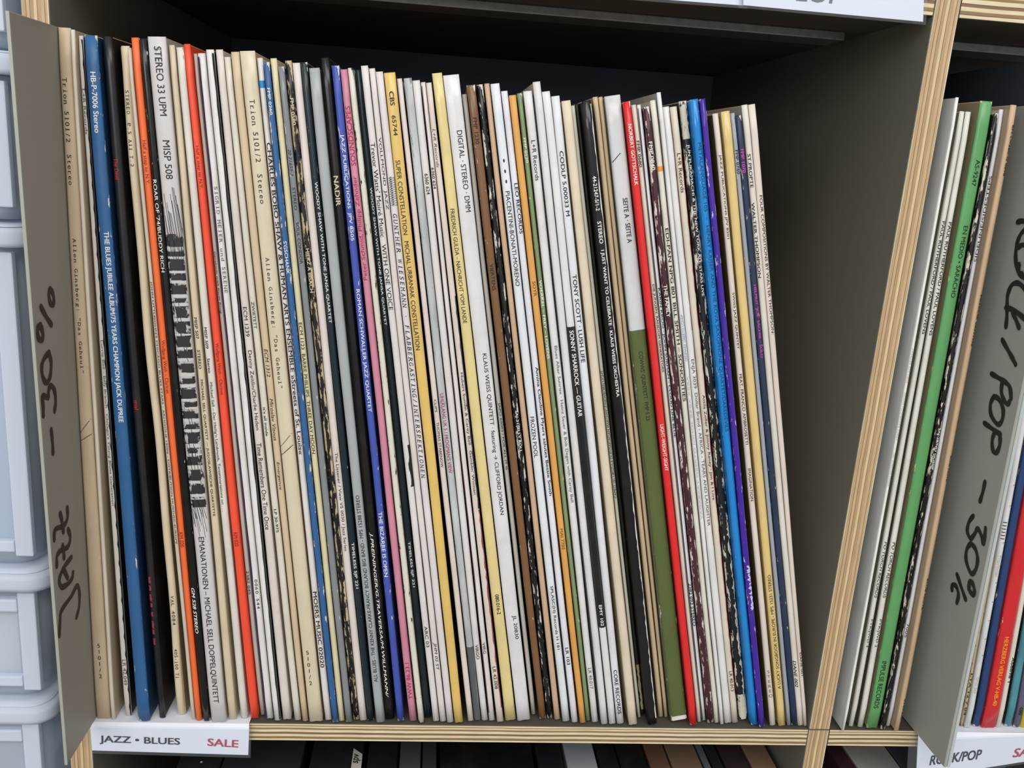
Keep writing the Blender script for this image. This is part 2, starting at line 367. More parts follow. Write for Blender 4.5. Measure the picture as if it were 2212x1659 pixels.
def patch(s, y0, y1, u0, u1, off=0.00005, rag=0.0, n=8, saw=0, diag=0):
    """a printed band or a torn strip lying on the spine between image rows y0..y1, u across -1..1"""
    za, zb = min(s.L - 0.0015, s.local_z(y0)), max(0.0008, s.local_z(y1)); r = s.rad(); verts = []; faces = []; uvs = []; K = 6
    for i in range(n + 1):
        z = za + (zb - za) * i / n; hw = s.hw(z)
        j0 = random.uniform(-rag, rag); j1 = random.uniform(-rag, rag)
        a, b = u0 + (j0 if abs(u0) < 0.98 else 0), u1 + (j1 if abs(u1) < 0.98 else 0)
        if diag: f = 1 - i / n; a, b = u0 + (u1 - u0) * f - diag / 2, u0 + (u1 - u0) * f + diag / 2
        if saw: a = u0 - (0.22 if i % 4 == 0 else 0)
        a, b = max(-1, min(1, a)), max(-1, min(1, b)); br = [prof_pt(u, hw, r)[0] / hw for u in PROF[1:-1]]
        xs = [a] + [max(a, min(b, t)) for t in br] + [b]
        for t in xs: verts.append((hw * t + s.jx(z), spine_y(hw * t, hw, r) - off, z)); uvs.append(((t + 1) / 2, z / s.L))
    for i in range(n):
        for k in range(K):
            q = i * (K + 1) + k; faces.append((q, q + K + 1, q + K + 2, q + 1))
    return mesh(verts, faces, True, None, uvs)
exec_rows = []
ZQ = 0.322
def solve(rows, lim):
    """rows -> Sleeve objects, with neighbours kept from cutting into each other"""
    g = []
    for d in rows:
        (tl, tr, ty), (bl, br, by) = d['t'], d['b']
        pl, pr = on_z((bl, by), 0.0), on_z((br, by), 0.0)
        yf = max(-0.0035, min(0.03, (pl.y + pr.y) / 2 + d.get('dy', 0)))
        q0, q1 = on_y((bl, by), yf), on_y((br, by), yf)
        t0, t1 = on_y((tl, ty), yf), on_y((tr, ty), yf)
        zt = (t0.z + t1.z) / 2
        e = lambda b0, t: (b0.x + (t.x - b0.x) * (0 - b0.z) / (t.z - b0.z), b0.x + (t.x - b0.x) * (ZQ - b0.z) / (t.z - b0.z))
        l0, l3 = e(q0, t0); r0, r3 = e(q1, t1)
        g.append([l0, r0, l3, r3, yf, zt])
    mn = 0.0012
    for _ in range(6):
        for a, b in zip(g, g[1:]):
            for i, j in ((1, 0), (3, 2)):
                if b[j] - a[i] < 0.0003:
                    m = (a[i] + b[j]) / 2; a[i] = m - 0.00015; b[j] = m + 0.00015
        for a in g:
            for i, j in ((0, 1), (2, 3)):
                if a[j] - a[i] < mn: m = (a[i] + a[j]) / 2; a[i], a[j] = m - mn / 2, m + mn / 2
    for a in g:
        for i in (0, 2): a[i] = max(a[i], lim[0])
        for i in (1, 3): a[i] = min(a[i], lim[1])
    out = []
    for l0, r0, l3, r3, yf, zt in g:
        c0, c3 = (l0 + r0) / 2, (l3 + r3) / 2; lean = math.atan2(c3 - c0, ZQ); cs = math.cos(lean)
        L = zt / cs; w0 = (r0 - l0) * cs; w3 = (r3 - l3) * cs; w1 = w0 + (w3 - w0) * L / (ZQ / cs)
        lift = abs(math.sin(lean)) * w0 / 2 + 0.0001
        out.append(Sleeve(yf, c0 + lift * math.tan(lean), lift, lean, w0, w1, L - lift))
    return out
def build_record(s, d, group, depth=0.309):
    root = empty('record_sleeve', s.loc, d['label'], 'record', group, (0, s.lean, 0))
    sm = card(d['c'], d.get('wear', 0), d.get('wc', '#e2d8c8'), d.get('rough', 0.42), d.get('mott', 0.075), d.get('grain', 0))
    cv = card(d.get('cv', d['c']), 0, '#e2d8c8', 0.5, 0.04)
    obj('cover', cover_mesh(s, depth - max(0, s.yf)), root, [cv, d.get('raw', RAW)])
    sp = obj('spine', spine_mesh(s, d.get('jit', 0.0001)), root, [sm])
    for t in d.get('txt', ()):
        body, y0, y1 = t[:3]; colr = t[3] if len(t) > 3 else 'k'; st = t[4] if len(t) > 4 else ''; h = t[5] if len(t) > 5 else 0.55; c = t[6] if len(t) > 6 else 0.0
        if 'k' in st:
            n = len(body); dy = (y1 - y0) / n
            for i, ch in enumerate(body):
                hh = 0.62 * dy / ((d['t'][1] - d['t'][0] + d['b'][1] - d['b'][0]) / 2)
                obj('spine_numeral' if ch in '0123456789/' else 'spine_letter', lettering(s, [(ch, y0 + i * dy + dy * .16, y0 + (i + 1) * dy - dy * .18, 'k', 0.5, c)]), sp, [INK[colr]])
            continue
        obj('spine_lettering', lettering(s, [(body, y0, y1, st, h, c)]), sp, [INK[colr]])
    for qi, q in enumerate(d.get('patch', ())):
        nm, y0, y1, u0, u1, m = q[:6]; kw = dict(q[6]) if len(q) > 6 else {}; kw['off'] = 0.00004 + 0.00001 * min(qi, 4)
        obj(nm, patch(s, y0, y1, u0, u1, **kw), sp, [m if not isinstance(m, str) else card(m, 0, '#e2d8c8', 0.5)])
    return root
def r(tl, tr, ty, bl, br, by, c, label, **k):
    return dict(t=(tl, tr, ty), b=(bl, br, by), c=c, label=label, **k)
BLK, OFF = '#121316', '#d9d2cc'
WHT, CRM, TANC = '#dedad6', '#d8cfbc', '#cdb898'
PEN = ink('#2b2926')
J = [
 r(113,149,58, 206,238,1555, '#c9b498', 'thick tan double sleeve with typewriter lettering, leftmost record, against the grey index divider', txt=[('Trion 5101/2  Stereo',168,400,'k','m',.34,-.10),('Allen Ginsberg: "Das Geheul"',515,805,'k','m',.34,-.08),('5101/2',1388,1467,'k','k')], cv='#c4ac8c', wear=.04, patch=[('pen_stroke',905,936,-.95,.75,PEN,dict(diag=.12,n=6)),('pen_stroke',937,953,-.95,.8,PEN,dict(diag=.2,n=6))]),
 r(150,160,63, 240,248,1557, '#ddd2c0', 'narrow blank cream sleeve directly right of the thick tan double sleeve', cv='#c9b497'),
 r(166,177,76, 270,283,1549, '#d6cfc6', 'white sleeve with a black zigzag right edge, left of the first blue record', txt=[('L+R Records',192,290,'g','',.6),('Lurrie Bell - Billy Branch \u00b7 Chicago\'s Young Blues Generation',735,1092,'g','',.6),('LR 42.049',1425,1480,'g','',.6)], cv=BLK, patch=[('printed_edge',74,1549,.72,1,BLK,dict(saw=1,n=130))]),
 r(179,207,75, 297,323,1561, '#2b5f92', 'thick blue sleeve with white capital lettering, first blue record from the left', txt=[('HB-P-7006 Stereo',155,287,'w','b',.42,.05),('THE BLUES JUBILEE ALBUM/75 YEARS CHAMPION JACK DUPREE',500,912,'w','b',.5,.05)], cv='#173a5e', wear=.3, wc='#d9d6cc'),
 r(219,240,77, 343,356,1554, '#1a1a1e', 'black sleeve with faded red print near its foot, right of the first blue record', cv='#120e10', rough=.3, txt=[('The Devil',342,388,'R','b',.5,-.1),('mal',865,885,'R','b',.5)], patch=[('faded_print',1246+i*19,1246+i*19+random.randint(9,17),-.7,-.05,'#8a2432',dict(rag=.12)) for i in range(8)]),
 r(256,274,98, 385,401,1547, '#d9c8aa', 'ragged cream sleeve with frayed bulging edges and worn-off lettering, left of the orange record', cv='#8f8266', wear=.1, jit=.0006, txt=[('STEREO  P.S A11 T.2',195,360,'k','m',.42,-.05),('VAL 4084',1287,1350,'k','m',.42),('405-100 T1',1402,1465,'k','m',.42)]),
 r(273,281,103, 414,422,1557, '#cdbfac', 'narrow beige sleeve with small black capitals, pressed against the left side of the orange record', txt=[("JOHN LITTLEJOHN'S CHICAGO BLUES STARS - ARHOOLIE 19006 - DISTRIBUTION MUSIDISC-EUROPE",608,1175,'k','',.55)]),
 r(281,297,80, 423,435,1560, '#ee6d35', 'orange sleeve with small dark lettering, lighter and further left than the vermilion one', txt=[('Half a step to N.Y.',303,398,'d','',.6),('Wolfgang Weth \u2013 Clarinet',735,850,'d','',.6),('KM 020',1150,1182,'d','',.6)]),
 r(298,315,82, 437,453,1561, '#111214', 'glossy black sleeve between the orange record and the thick grey drawn spine', txt=[("ROAR OF '74/BUDDY RICH",388,588,'w','',.5,-.1),('GM 528 STEREO',1270,1368,'w','bi',.45,-.1)], rough=.2, wear=.12),
 r(316,358,78, 456,488,1563, '#cbc7c5', 'thick grey double sleeve with a black ink drawing across the middle of its spine', txt=[('STEREO 33 UPM',100,250,'k','',.4,.05),('MISP 508',303,387,'k','',.4,.05),('EMANATIONEN \u2013 MICHAEL SELL DOPPELQUINTETT',1160,1518,'k','',.42,-.05)], draw=1, cv='#b9b3aa', rough=.35),
 r(360,375,96, 494,510,1557, '#d2c3a6', 'cream sleeve with black capitals, just right of the thick grey drawn spine', txt=[('MISP 507',686,732,'k','b',.45),('STEREO',756,797,'k','b',.45),('MICHAEL SELL QUARTETT \u2014 JUGOSLAWISCHE QUARTETTE',820,1115,'k','b',.45)]),
 r(378,395,101, 520,535,1555, '#dad4cb', 'white sleeve with black lettering touching the left side of the vermilion record', txt=[('MISP 509',707,753,'k','b',.42,-.1),('Stereo',774,806,'k','b',.42,-.1),("Michael Sell \u2013 Der Heilig'n Landmusik, Tentettvariations on . . .",826,1105,'k','',.5,-.1)], wear=.15, wc='#b39a78'),
 r(395,411,94, 541,558,1555, '#ef4f31', 'vermilion red sleeve with small dark lettering, right of the orange one', txt=[('Half a step to N.Y.',315,408,'d','',.55),('Wolfgang Weth \u2013 Clarinet',741,853,'d','',.55),('KM 020',1150,1180,'d','',.55)]),
 r(415,424,115, 562,571,1547, '#c5bfb4', 'narrow greyish sleeve set back in the gap right of the vermilion record', txt=[('Gershwin with Karin Krog',543,678,'k','bi',.6,-.1),('2382 045',1233,1284,'k','',.6)]),
 r(425,442,114, 573,590,1556, '#dedad6', 'white sleeve with a dark violet left edge and typewriter lettering', txt=[('SIGRID MEIER und SERENE',403,633,'g','m',.4,.12),('0060.544',1252,1315,'k','m',.36,.1)], patch=[('printed_edge',113,1556,-1,-.52,'#2b2450',dict(rag=.06,n=40))]),
 r(443,460,106, 592,606,1560, '#e2dfdd', 'blank white sleeve with a black right edge, third right of the vermilion record', patch=[('printed_edge',106,1560,.62,1,BLK,dict(rag=.10,n=60))], cv=BLK),
 r(464,480,106, 611,629,1558, '#d9d0c6', 'off-white sleeve with serif lettering, right of the blank white sleeve with black edge', txt=[('ECM 1239',663,727,'k','',.5),('Denny Zeitlin/Charlie Haden',757,929,'k','',.6),('Time Remembers One Time Once',957,1144,'k','',.6)]),
 r(482,496,122, 636,650,1559, '#dad4c6', 'cream white plastic-wrapped sleeve directly left of the tan sleeve with italic lettering', txt=[('ZWIETETT',652,710,'k','',.45),("it's all inside",880,942,'k','b',.42),('LP 30-975',1100,1150,'k','b',.42)], rough=.25),
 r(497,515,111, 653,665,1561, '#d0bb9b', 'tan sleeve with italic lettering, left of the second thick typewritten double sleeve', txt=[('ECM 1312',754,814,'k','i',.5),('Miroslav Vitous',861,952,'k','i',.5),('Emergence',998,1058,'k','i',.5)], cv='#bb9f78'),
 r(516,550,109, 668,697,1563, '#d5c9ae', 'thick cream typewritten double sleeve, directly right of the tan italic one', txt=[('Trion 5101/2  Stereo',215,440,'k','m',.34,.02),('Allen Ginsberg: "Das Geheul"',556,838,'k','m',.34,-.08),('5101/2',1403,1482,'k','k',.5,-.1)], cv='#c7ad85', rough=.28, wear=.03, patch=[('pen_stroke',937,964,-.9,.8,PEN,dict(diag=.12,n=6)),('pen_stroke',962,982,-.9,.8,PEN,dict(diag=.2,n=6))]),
 r(553,566,124, 702,716,1559, '#ded8d4', 'white sleeve with heavy black lettering and a blue corner mark at its top', txt=[('CHARLES BOBO SHAW & HUMAN ARTS ENSEMBLE \u00bbStreets of St. Louis\u00ab',308,982,'k','b',.68,.08),('MOERS MUSIC 02020',1278,1442,'k','b',.6)], patch=[('corner_mark',174,190,-.9,1,'#1c86c8',dict(n=3))]),
 r(568,581,133, 718,730,1564, '#2f5f93', 'slim scuffed blue sleeve with white lettering, second blue record from the left', txt=[('FMP 0260',190,248,'w','b',.5),("S'GSCHANK",521,592,'w','',.62)], wear=.38, wc='#dcd3c2'),
 r(582,596,125, 732,744,1561, '#d8cfa8', 'pale yellow sleeve with thin black capitals, right of the slim blue record', txt=[('ECM 1123  BARRE PHILLIPS  THREE DAY MOON',697,980,'k','',.55)], rough=.28),
 r(600,613,143, 747,760,1563, '#84878a', 'silver grey sleeve in shiny plastic wrap, left of the worn black record with cream scuffs', txt=[('20 21655-2',322,380,'k','i',.5),('STEREO',405,454,'k','',.5,.05),('SOUL CONDOR',480,570,'k','',.5,.05)], rough=.12, wear=.25, wc='#cfd3d6'),
 r(614,629,130, 763,776,1558, '#16161a', 'badly worn black sleeve with cream scuffs, right of the silver grey record', txt=[('FMP 0580',212,270,'c','b',.55),('HIERZ A BISACH',537,632,'c','b',.55)], wear=.80, wc='#c7b48f', rough=.28),
 r(630,647,135, 777,792,1560, '#dcd2cb', 'pinkish white sleeve between the badly worn black record and a dark teal record', txt=[('The Listener / View VS 0030 / Jazz Series',978,1190,'k','',.5)]),
 r(648,663,133, 794,807,1560, '#11262e', 'dark teal sleeve with white capitals, left of the plain grey record', txt=[('WOODY SHAW WITH TONE JANSA QUARTET',393,698,'w','',.55),('TIMELESS SJP 221',1172,1271,'w','',.55)], wear=.06, rough=.3),
 r(666,689,146, 813,831,1564, '#a5a9aa', 'mid grey sleeve with black lettering reading upwards, left of the tall black record', txt=[('ALL BLUES - THE KENNY CLARKE-FRANCY BOLAND BIG BAND - MPS 15288 STEREO',1070,1473,'k','u',.42,.0)], patch=[('top_edge',143,154,-.95,.95,'#dccaa9',dict(rag=.1,n=4))], rough=.35),
 r(690,711,123, 834,852,1557, '#100f10', 'tall black sleeve with slanted white lettering, right of the mid grey record', txt=[('NADIR',380,445,'c','b',.5,-.05),('J.PREININGER/G.TRAVERSA/M.WILLMANN/',1150,1506,'w','i',.42,-.1)], rough=.25),
 r(715,733,141, 859,873,1561, '#3f53a8', 'royal blue sleeve with white serif lettering, left of the pink record', txt=[('JAZZ PUBLICATIONS  JPV 8505',290,520,'w','',.55),('ROMAN SCHWALLER JAZZ QUARTET',625,890,'w','',.6),('THE BIZARRE IS OPEN',1106,1246,'w','',.55)], wear=.28, wc='#d5d5dc'),
 r(733,750,149, 885,900,1561, '#cb8598', 'pink sleeve with crimson lettering reading upwards', txt=[('SOUNDSCAPES',229,358,'m','u',.68),('Peter Schmid, Philipp Zehnder',380,605,'m','u',.68),('TWW 86.23.1',1432,1510,'m','u',.55)], mott=.12),
 r(751,764,146, 904,916,1564, '#dbd7c8', 'cream white sleeve with fine black scratches, right of the pink record', wear=.36, wc='#2c2a28'),
 r(765,779,149, 918,931,1553, '#10232b', 'dark teal sleeve with white capitals, right of the cream white scratched record', txt=[('WOODY SHAW WITH TONE JANSA QUARTET',405,703,'w','',.5),('TIMELESS SJP 221',1170,1268,'w','',.5)], rough=.3),
 r(779,795,141, 936,949,1562, '#dcd7d4', 'white sleeve with a torn black mark, right of the second dark teal record', txt=[("Trevor Watts' Moir\u00e9 Music   WITH ONE VOICE",308,670,'k','',.66),('ARC 03',1353,1398,'k','',.5)], patch=[('torn_mark',962,1052,.35,1,BLK,dict(rag=.3,n=7))]),
 r(796,809,147, 951,964,1562, '#dcd4cf', 'white sleeve with thin capitals, left of the one with a crosshatched block', txt=[('VOLLMOND  JAZZ',297,453,'k','',.6),('JHM 02 ST',1388,1448,'k','i',.6)]),
 r(811,827,154, 966,980,1564, '#ddd6d6', 'white sleeve with a crosshatched block and slanted typewriter lettering, left of the golden record', txt=[('GUNTHER WIESEMANN \u00b7 FLABBERGASTING/INTERSPEKTIONEN',462,1033,'k','mi',.6)], patch=[('hatched_block',382,445,-.85,.9,'HATCH',{})]),
 r(828,853,156, 983,1001,1565, '#e0bd6c', 'thick golden yellow sleeve with black capitals', txt=[('CBS',197,228,'k','b',.42,-.02),('65744',249,293,'k','b',.38,-.02),('SUPER CONSTELLATION   MICHAL URBANIAK CONSTELLATION',346,756,'k','',.42,-.08)], cv='#3d3a30', rough=.25),
 r(857,868,169, 1011,1023,1561, '#dbcfc7', 'pinkish white sleeve right of the thick golden yellow record', txt=[('CLIPS',863,890,'k','',.42),('THOMAS STABENOW',912,1010,'k','',.48)]),
 r(871,889,168, 1025,1039,1559, '#b9bcbd', 'grey marbled sleeve turning dark grey at its foot', txt=[('UHLKLANG UK 5 / FROGMAN\'S VIEW',850,1022,'m','',.5)], mott=.3, wear=.3, wc='#8b8f92', patch=[('dark_band',1398,1557,-.95,.95,'#55585a',dict(rag=.04))]),
 r(891,907,173, 1041,1054,1560, '#dcd8d6', 'white sleeve with small numerals, right of the grey marbled record', txt=[('6360 624',375,420,'k','b',.5),('VIRGO',1393,1424,'k','b',.5)]),
 r(909,919,177, 1057,1069,1560, '#dbd5d2', 'white sleeve with small numerals and a thin maroon left side', txt=[('6360 624',362,408,'k','b',.6),('VIRG',1388,1412,'k','',.5)], patch=[('printed_edge',176,1540,-1,-.72,'#4b2b30',dict(rag=.08,n=40))]),
 r(920,932,178, 1074,1088,1563, '#dacdc2', 'pale sleeve with worn serif lettering and colourful right edge, left of the yellow record', txt=[('L+R Records',278,362,'g','i',.5),("Hubert Sumlin & Carey Bell \u00b7 Gamblin' Woman",805,1068,'k','',.55),('LR 42.008',1440,1488,'k','',.5)], patch=[('picture_edge',640,1100,.62,1,'#27293a',dict(rag=.14,n=40)),('picture_edge',1102,1530,.66,1,'#8b4038',dict(rag=.22,n=40))]),
 r(933,955,157, 1092,1115,1560, '#e0cd8f', 'pale yellow sleeve with black capitals, right of the colourful-edged pale record', txt=[('FRIEDRICH GULDA \u2013 NACHRICHT VOM LANDE',451,698,'k','',.4,-.05),('080.016-2',1284,1327,'k','b',.36,.05)], cv='#3f6b5c', rough=.22),
 r(957,992,161, 1118,1146,1561, '#dcdbda', 'thick white double sleeve with plain black capitals, right of the pale yellow record', txt=[('DIGITAL \u00b7 STEREO \u00b7 DMM',282,458,'k','',.34,.12),('KLAUS WEISS QUINTETT \u00b7 featuring \u2192 CLIFFORD JORDAN',764,1112,'k','',.36,.08),('JL 20830',1330,1381,'k','',.34,.15)], rough=.22),
 r(998,1008,203, 1149,1158,1546, '#d3d0ca', 'low narrow greyish white sleeve between the thick white double sleeve and the brown record', txt=[('JAPO 60003 / FOR ALL IT IS',870,1015,'k','',.6)]),
 r(1008,1027,183, 1166,1180,1557, '#7b5736', 'brown sleeve with small black lettering', txt=[('FMP 1230',254,311,'k','b',.45),('VIERTENS',570,627,'k','b',.45)], wear=.2, rough=.3),
 r(1030,1043,182, 1183,1194,1555, '#131619', 'black sleeve with white wear flecks along its spine, right of the brown record', txt=[('SAJ-31/JELLY ROLL',887,977,'w','b',.6)], wear=.62, wc='#dcd7ca', rough=.22),
 r(1046,1057,180, 1199,1211,1558, '#c9a88a', 'narrow blank tan sleeve right of the flecked black record', cv='#a98a68'),
 r(1060,1080,180, 1216,1231,1562, '#dfe2e6', 'cool white sleeve with three round dots and thin capitals', txt=[('\u2022',343,351,'k','',.2),('\u2022',366,374,'k','',.2),('\u2022',388,396,'k','',.2),('PIACENTINI-BONATI-MORENO',413,618,'k','',.5),('FROZEN POOL',900,988,'k','',.5,-.05),('SPLASC(H) Records H 181',1266,1403,'k','',.5)], rough=.35),
 r(1083,1098,196, 1236,1249,1564, '#e0e1e8', 'cool white sleeve with bold lettering touching the left side of the ochre record', txt=[('LEO RECORDS',396,505,'k','b',.58,.15),('Amina Claudine Myers salutes Bessie Smith',793,1071,'k','b',.62,.1),('LR 103',1399,1436,'k','b',.5)]),
 r(1099,1115,205, 1254,1266,1566, '#dca254', 'ochre orange sleeve with a cloth-like spine', txt=[('SOYR',608,640,'b','',.5,.05),('MAI 7705',1142,1187,'b','',.5)], mott=.09),
 r(1117,1127,201, 1267,1276,1560, '#7f9468', 'sage green sleeve with white lettering, right of the ochre record', txt=[('FMP 0120',298,352,'w','b',.55),('VOERKEL \u2013 FREY \u2013 LOVENS',605,775,'w','b',.6)], wear=.2),
 r(1131,1150,196, 1280,1293,1564, '#dedddc', 'white sleeve with serif lettering, right of the sage green record', txt=[('L+R Records',303,390,'k','',.48),('Blues After Sunrise \u00b7 Heinz Sauer & Bob Degen with Carey Bell',747,1085,'g','',.52),('LR 40.017',1443,1488,'g','',.5)]),
 r(1151,1168,176, 1300,1314,1568, '#dcdada', 'tall blank white sleeve standing above its neighbours, left of the white and black spine', cv='#b9b7b3'),
 r(1171,1189,197, 1317,1331,1568, '#dfdfe0', 'sleeve white at the top and black below with white capitals', txt=[('SONNY SHARROCK \u2014 GUITAR',714,900,'w','b',.58),('EMY 102',1307,1352,'w','b',.45)], patch=[('black_band',706,1356,-1,1,'WORNBLACK',dict(n=30))], cv='#c9c9c8'),
 r(1191,1210,207, 1334,1349,1567, '#dfe1e5', 'white sleeve with bold serif lettering, right of the white and black spine', txt=[('CODLP 5.00033 M',326,467,'k','b',.48),('TONY SCOTT \u00b7 LUSH LIFE',593,783,'k','b',.52),('CORE RECORDS',1447,1542,'k','b',.52)]),
 r(1213,1233,217, 1360,1378,1570, '#dccdb5', 'wide blank cream sleeve left of the dark gap before the black records', cv='#c9b999'),
 r(1234,1242,228, 1379,1385,1553, '#d9d9c6', 'narrow pale green-white sleeve with tight black lettering reading upwards', txt=[('CAMEO 101 URSZULA DUDZIAK/ADAM MAKOWICZ/NEWBORN LIGHT',800,1076,'k','u',.75)]),
 r(1243,1252,224, 1387,1396,1558, '#24261f', 'thin dark olive sleeve with a torn pale patch near its foot, in the dark gap', cv='#101110', patch=[('torn_patch',1436,1532,-.6,.95,'#a89a6a',dict(rag=.5,n=14))], dy=.004),
 r(1255,1277,217, 1399,1421,1569, '#15161a', 'thick black sleeve with white capitals and a frayed white right edge', txt=[('44-21247-5/1-2',380,455,'w','b',.42,-.05),('STEREO',478,526,'w','b',.42,-.05),('I JUST WANT TO CELEBRATE \u00b7 KLAUS WEISS ORCHESTRA',540,857,'w','b',.44,-.05)], patch=[('frayed_edge',217,1553,.76,1,'#dcd8cf',dict(rag=.13,n=110))], cv='#0d0d0f', rough=.2),
 r(1281,1292,209, 1424,1434,1552, '#cdb796', 'narrow blank tan sleeve, right of the thick black one with frayed edge', cv='#b79c73'),
 r(1293,1303,209, 1437,1444,1552, '#c7ae8a', 'narrow blank tan sleeve touching the left side of the thick olive green record', cv='#b79c73'),
 r(1305,1341,206, 1451,1486,1561, '#d1d2d3', 'thick sleeve, light grey at the top and olive green below', txt=[('SEITE A \u00b7 SEITE A',428,525,'k','b',.30,.08),("COWWS' QUINTETT  FMP S 23",759,908,'k','',.30,.02)], patch=[('olive_band',713,1562,-1,1,'OLIVE',dict(n=30)),('pen_stroke',331,349,-.95,.2,PEN,dict(diag=.16,n=6)),('scuffed_foot',1546,1562,-.95,.95,'#e2ded2',dict(rag=.2,n=3))], wear=.05, rough=.24, cv='#8f9088'),
 r(1347,1363,219, 1492,1507,1570, '#df2c2c', 'bright red sleeve with white lettering, right of the thick olive green record', txt=[('NORBERT GOTTSCHALK',268,400,'w','b',.5),('LIGHT-WEIGHT-SIGHT',917,1017,'w','',.5)], rough=.22, cv='#9e1820', wear=.05),
 r(1365,1375,226, 1508,1516,1563, '#dccdbd', 'narrow cream sleeve with small black capitals, right of the bright red record', txt=[('FMP 0680',304,361,'k','b',.6),('DIE JUNGEN: RANDOM GENERATORS',614,804,'k','b',.6)]),
 r(1377,1385,226, 1518,1527,1559, '#dedee2', 'narrow cool white sleeve with bold lettering, left of the maroon record', txt=[('KARIN KROG \u00b7 JOHN SURMAN - CLOUD LINE BLUE',622,945,'k','b',.75),('2382 093 STEREO',1260,1352,'k','b',.75)], patch=[('printed_edge',226,1559,-1,-.72,'#1d2a4a',dict(n=30))]),
 r(1390,1403,230, 1529,1544,1565, '#46202c', 'maroon sleeve heavily flaked to white along both edges', txt=[('FMP 0840',306,368,'w','b',.6),('THE FAMILY',615,685,'w','b',.6)], wear=.66, wc='#ddd6c9', rough=.3),
 r(1406,1418,216, 1545,1555,1565, '#dcd8c9', 'cream white sleeve with an orange sticker and large bold capitals, right of the maroon record', txt=[('EDI-PAN NPG 801 BILL SMITH \u2013 SONORITIES',493,867,'k','b',.62)], patch=[('sticker',359,370,-1,1,'#ef9324',dict(n=3))]),
 r(1420,1429,199, 1557,1565,1568, '#e2e2e0', 'tall narrow white sleeve in plastic with faint blue print', txt=[('DENMARK OBERTO LOHEP',680,780,'l','u',.6),('VAGABAAT OBERTO JOHOL BABA ABBA',812,1122,'h','u',.6)], rough=.15, cv='#bdbcb8'),
 r(1433,1447,230, 1567,1582,1566, '#e1e0de', 'white sleeve with large thin grey capitals and a red right edge', txt=[('ENJA 3039  Dollar Brand - AFRICA - TEARS AND LAUGHTER',776,1136,'g','',.6)], patch=[('red_edge',232,1180,.88,1,'#a5403a',dict(rag=.08,n=60))], rough=.2),
 r(1449,1464,230, 1583,1596,1565, '#d9cfbc', 'cream sleeve with a red flaked right edge, left of the flaked black one', txt=[('L+R Records',331,416,'k','',.52),('Attila Zoller & Jimmy Raney \u00b7 Jim & I Live',853,1080,'k','',.52),('LR 40.013',1450,1493,'k','',.5)], patch=[('red_edge',330,1510,.80,1,'#a81f30',dict(rag=.16,n=90))]),
 r(1468,1487,218, 1598,1618,1558, '#17181a', 'black sleeve flaked white at both ends with white capitals, left of the bright blue record', txt=[('JUN FUKAMACHI & THE NEW YORK ALL STARS LIVE',312,640,'w','b',.42,.05)], wear=.70, wc='#dad5c8', patch=[('flaked_end',218,300,-1,.9,'FLAKE',dict(rag=.3,n=10)),('flaked_end',1500,1556,-1,1,'FLAKE',dict(rag=.3,n=8)),('frayed_edge',1130,1500,.45,1,'FLAKE',dict(rag=.3,n=60))]),
 r(1490,1511,214, 1623,1639,1570, '#1d84cf', 'bright sky blue sleeve with dark blue lettering', txt=[('METALANGUAGE 105 \u25ab HENRY KAISER AND THE ROVA SAXOPHONE QUARTET/DAREDEVILS',308,932,'n','',.5)], rough=.18, wear=.14, wc='#dfe8ef'),
 r(1512,1525,213, 1641,1654,1574, '#43269a', 'purple sleeve with white creases, right of the bright sky blue record', wear=.36, wc='#c9c3dc', rough=.2, patch=[('flaked_print',1222,1318,.0,.8,'#c9c3dc',dict(rag=.5,n=40))]),
 r(1541,1553,245, 1665,1677,1571, '#dbcfc1', 'pale sleeve with thin capitals and a mustard side, right of the purple record', txt=[('JAZZ PUBLICATIONS JPV 8201',334,516,'k','',.5),('SWISS JAZZ QUINTET',632,754,'k','',.5),('FEAT. FRANCO AMBROSETTI',808,960,'k','',.5),('IMAGINATION',1012,1082,'k','',.5),('STEREO',1446,1508,'g','k')], cv='#6b5a24'),
 r(1559,1578,240, 1684,1699,1572, '#dfc382', 'straw yellow sleeve with black lettering reading upwards at its foot', txt=[('A LUCKY SONGBOOK IN EUROPE - MPS 15231 STEREO',1242,1488,'k','u',.42)], rough=.2),
 r(1579,1588,244, 1702,1710,1570, '#9ea2a9', 'thin silver grey sleeve between the straw yellow and navy records', txt=[('FMP 0760',324,376,'k','b',.6)], wear=.12, rough=.25),
 r(1590,1603,249, 1712,1724,1570, '#20324f', 'navy sleeve with magenta capitals', txt=[('FMP 1070',322,373,'p','b',.55),('HELMUT "JOE" SACHSE \u2013 SOLO',615,773,'p','b',.52)], wear=.2),
 r(1604,1617,226, 1725,1737,1571, '#dcd5ca', 'white sleeve with bold black lettering, second record from the right in the jazz bay', txt=[('ST.PROPTE',332,405,'k','b',.5,-.15),('WALTER THOMPSON',437,600,'k','b',.45,-.25),('DANE 002',1427,1484,'k','bi',.5,-.2)], cv='#a9a8a2'),
 r(1618,1633,225, 1738,1749,1571, '#dccfc3', 'pinkish cream sleeve with thin capitals, rightmost record in the jazz bay', txt=[('FOUR COMPOSITIONS BY WALTER THOMPSON:',422,722,'k','',.5,.1),('DANE 001',1410,1460,'k','',.5,.15)], cv='#cdbfb0'),
]
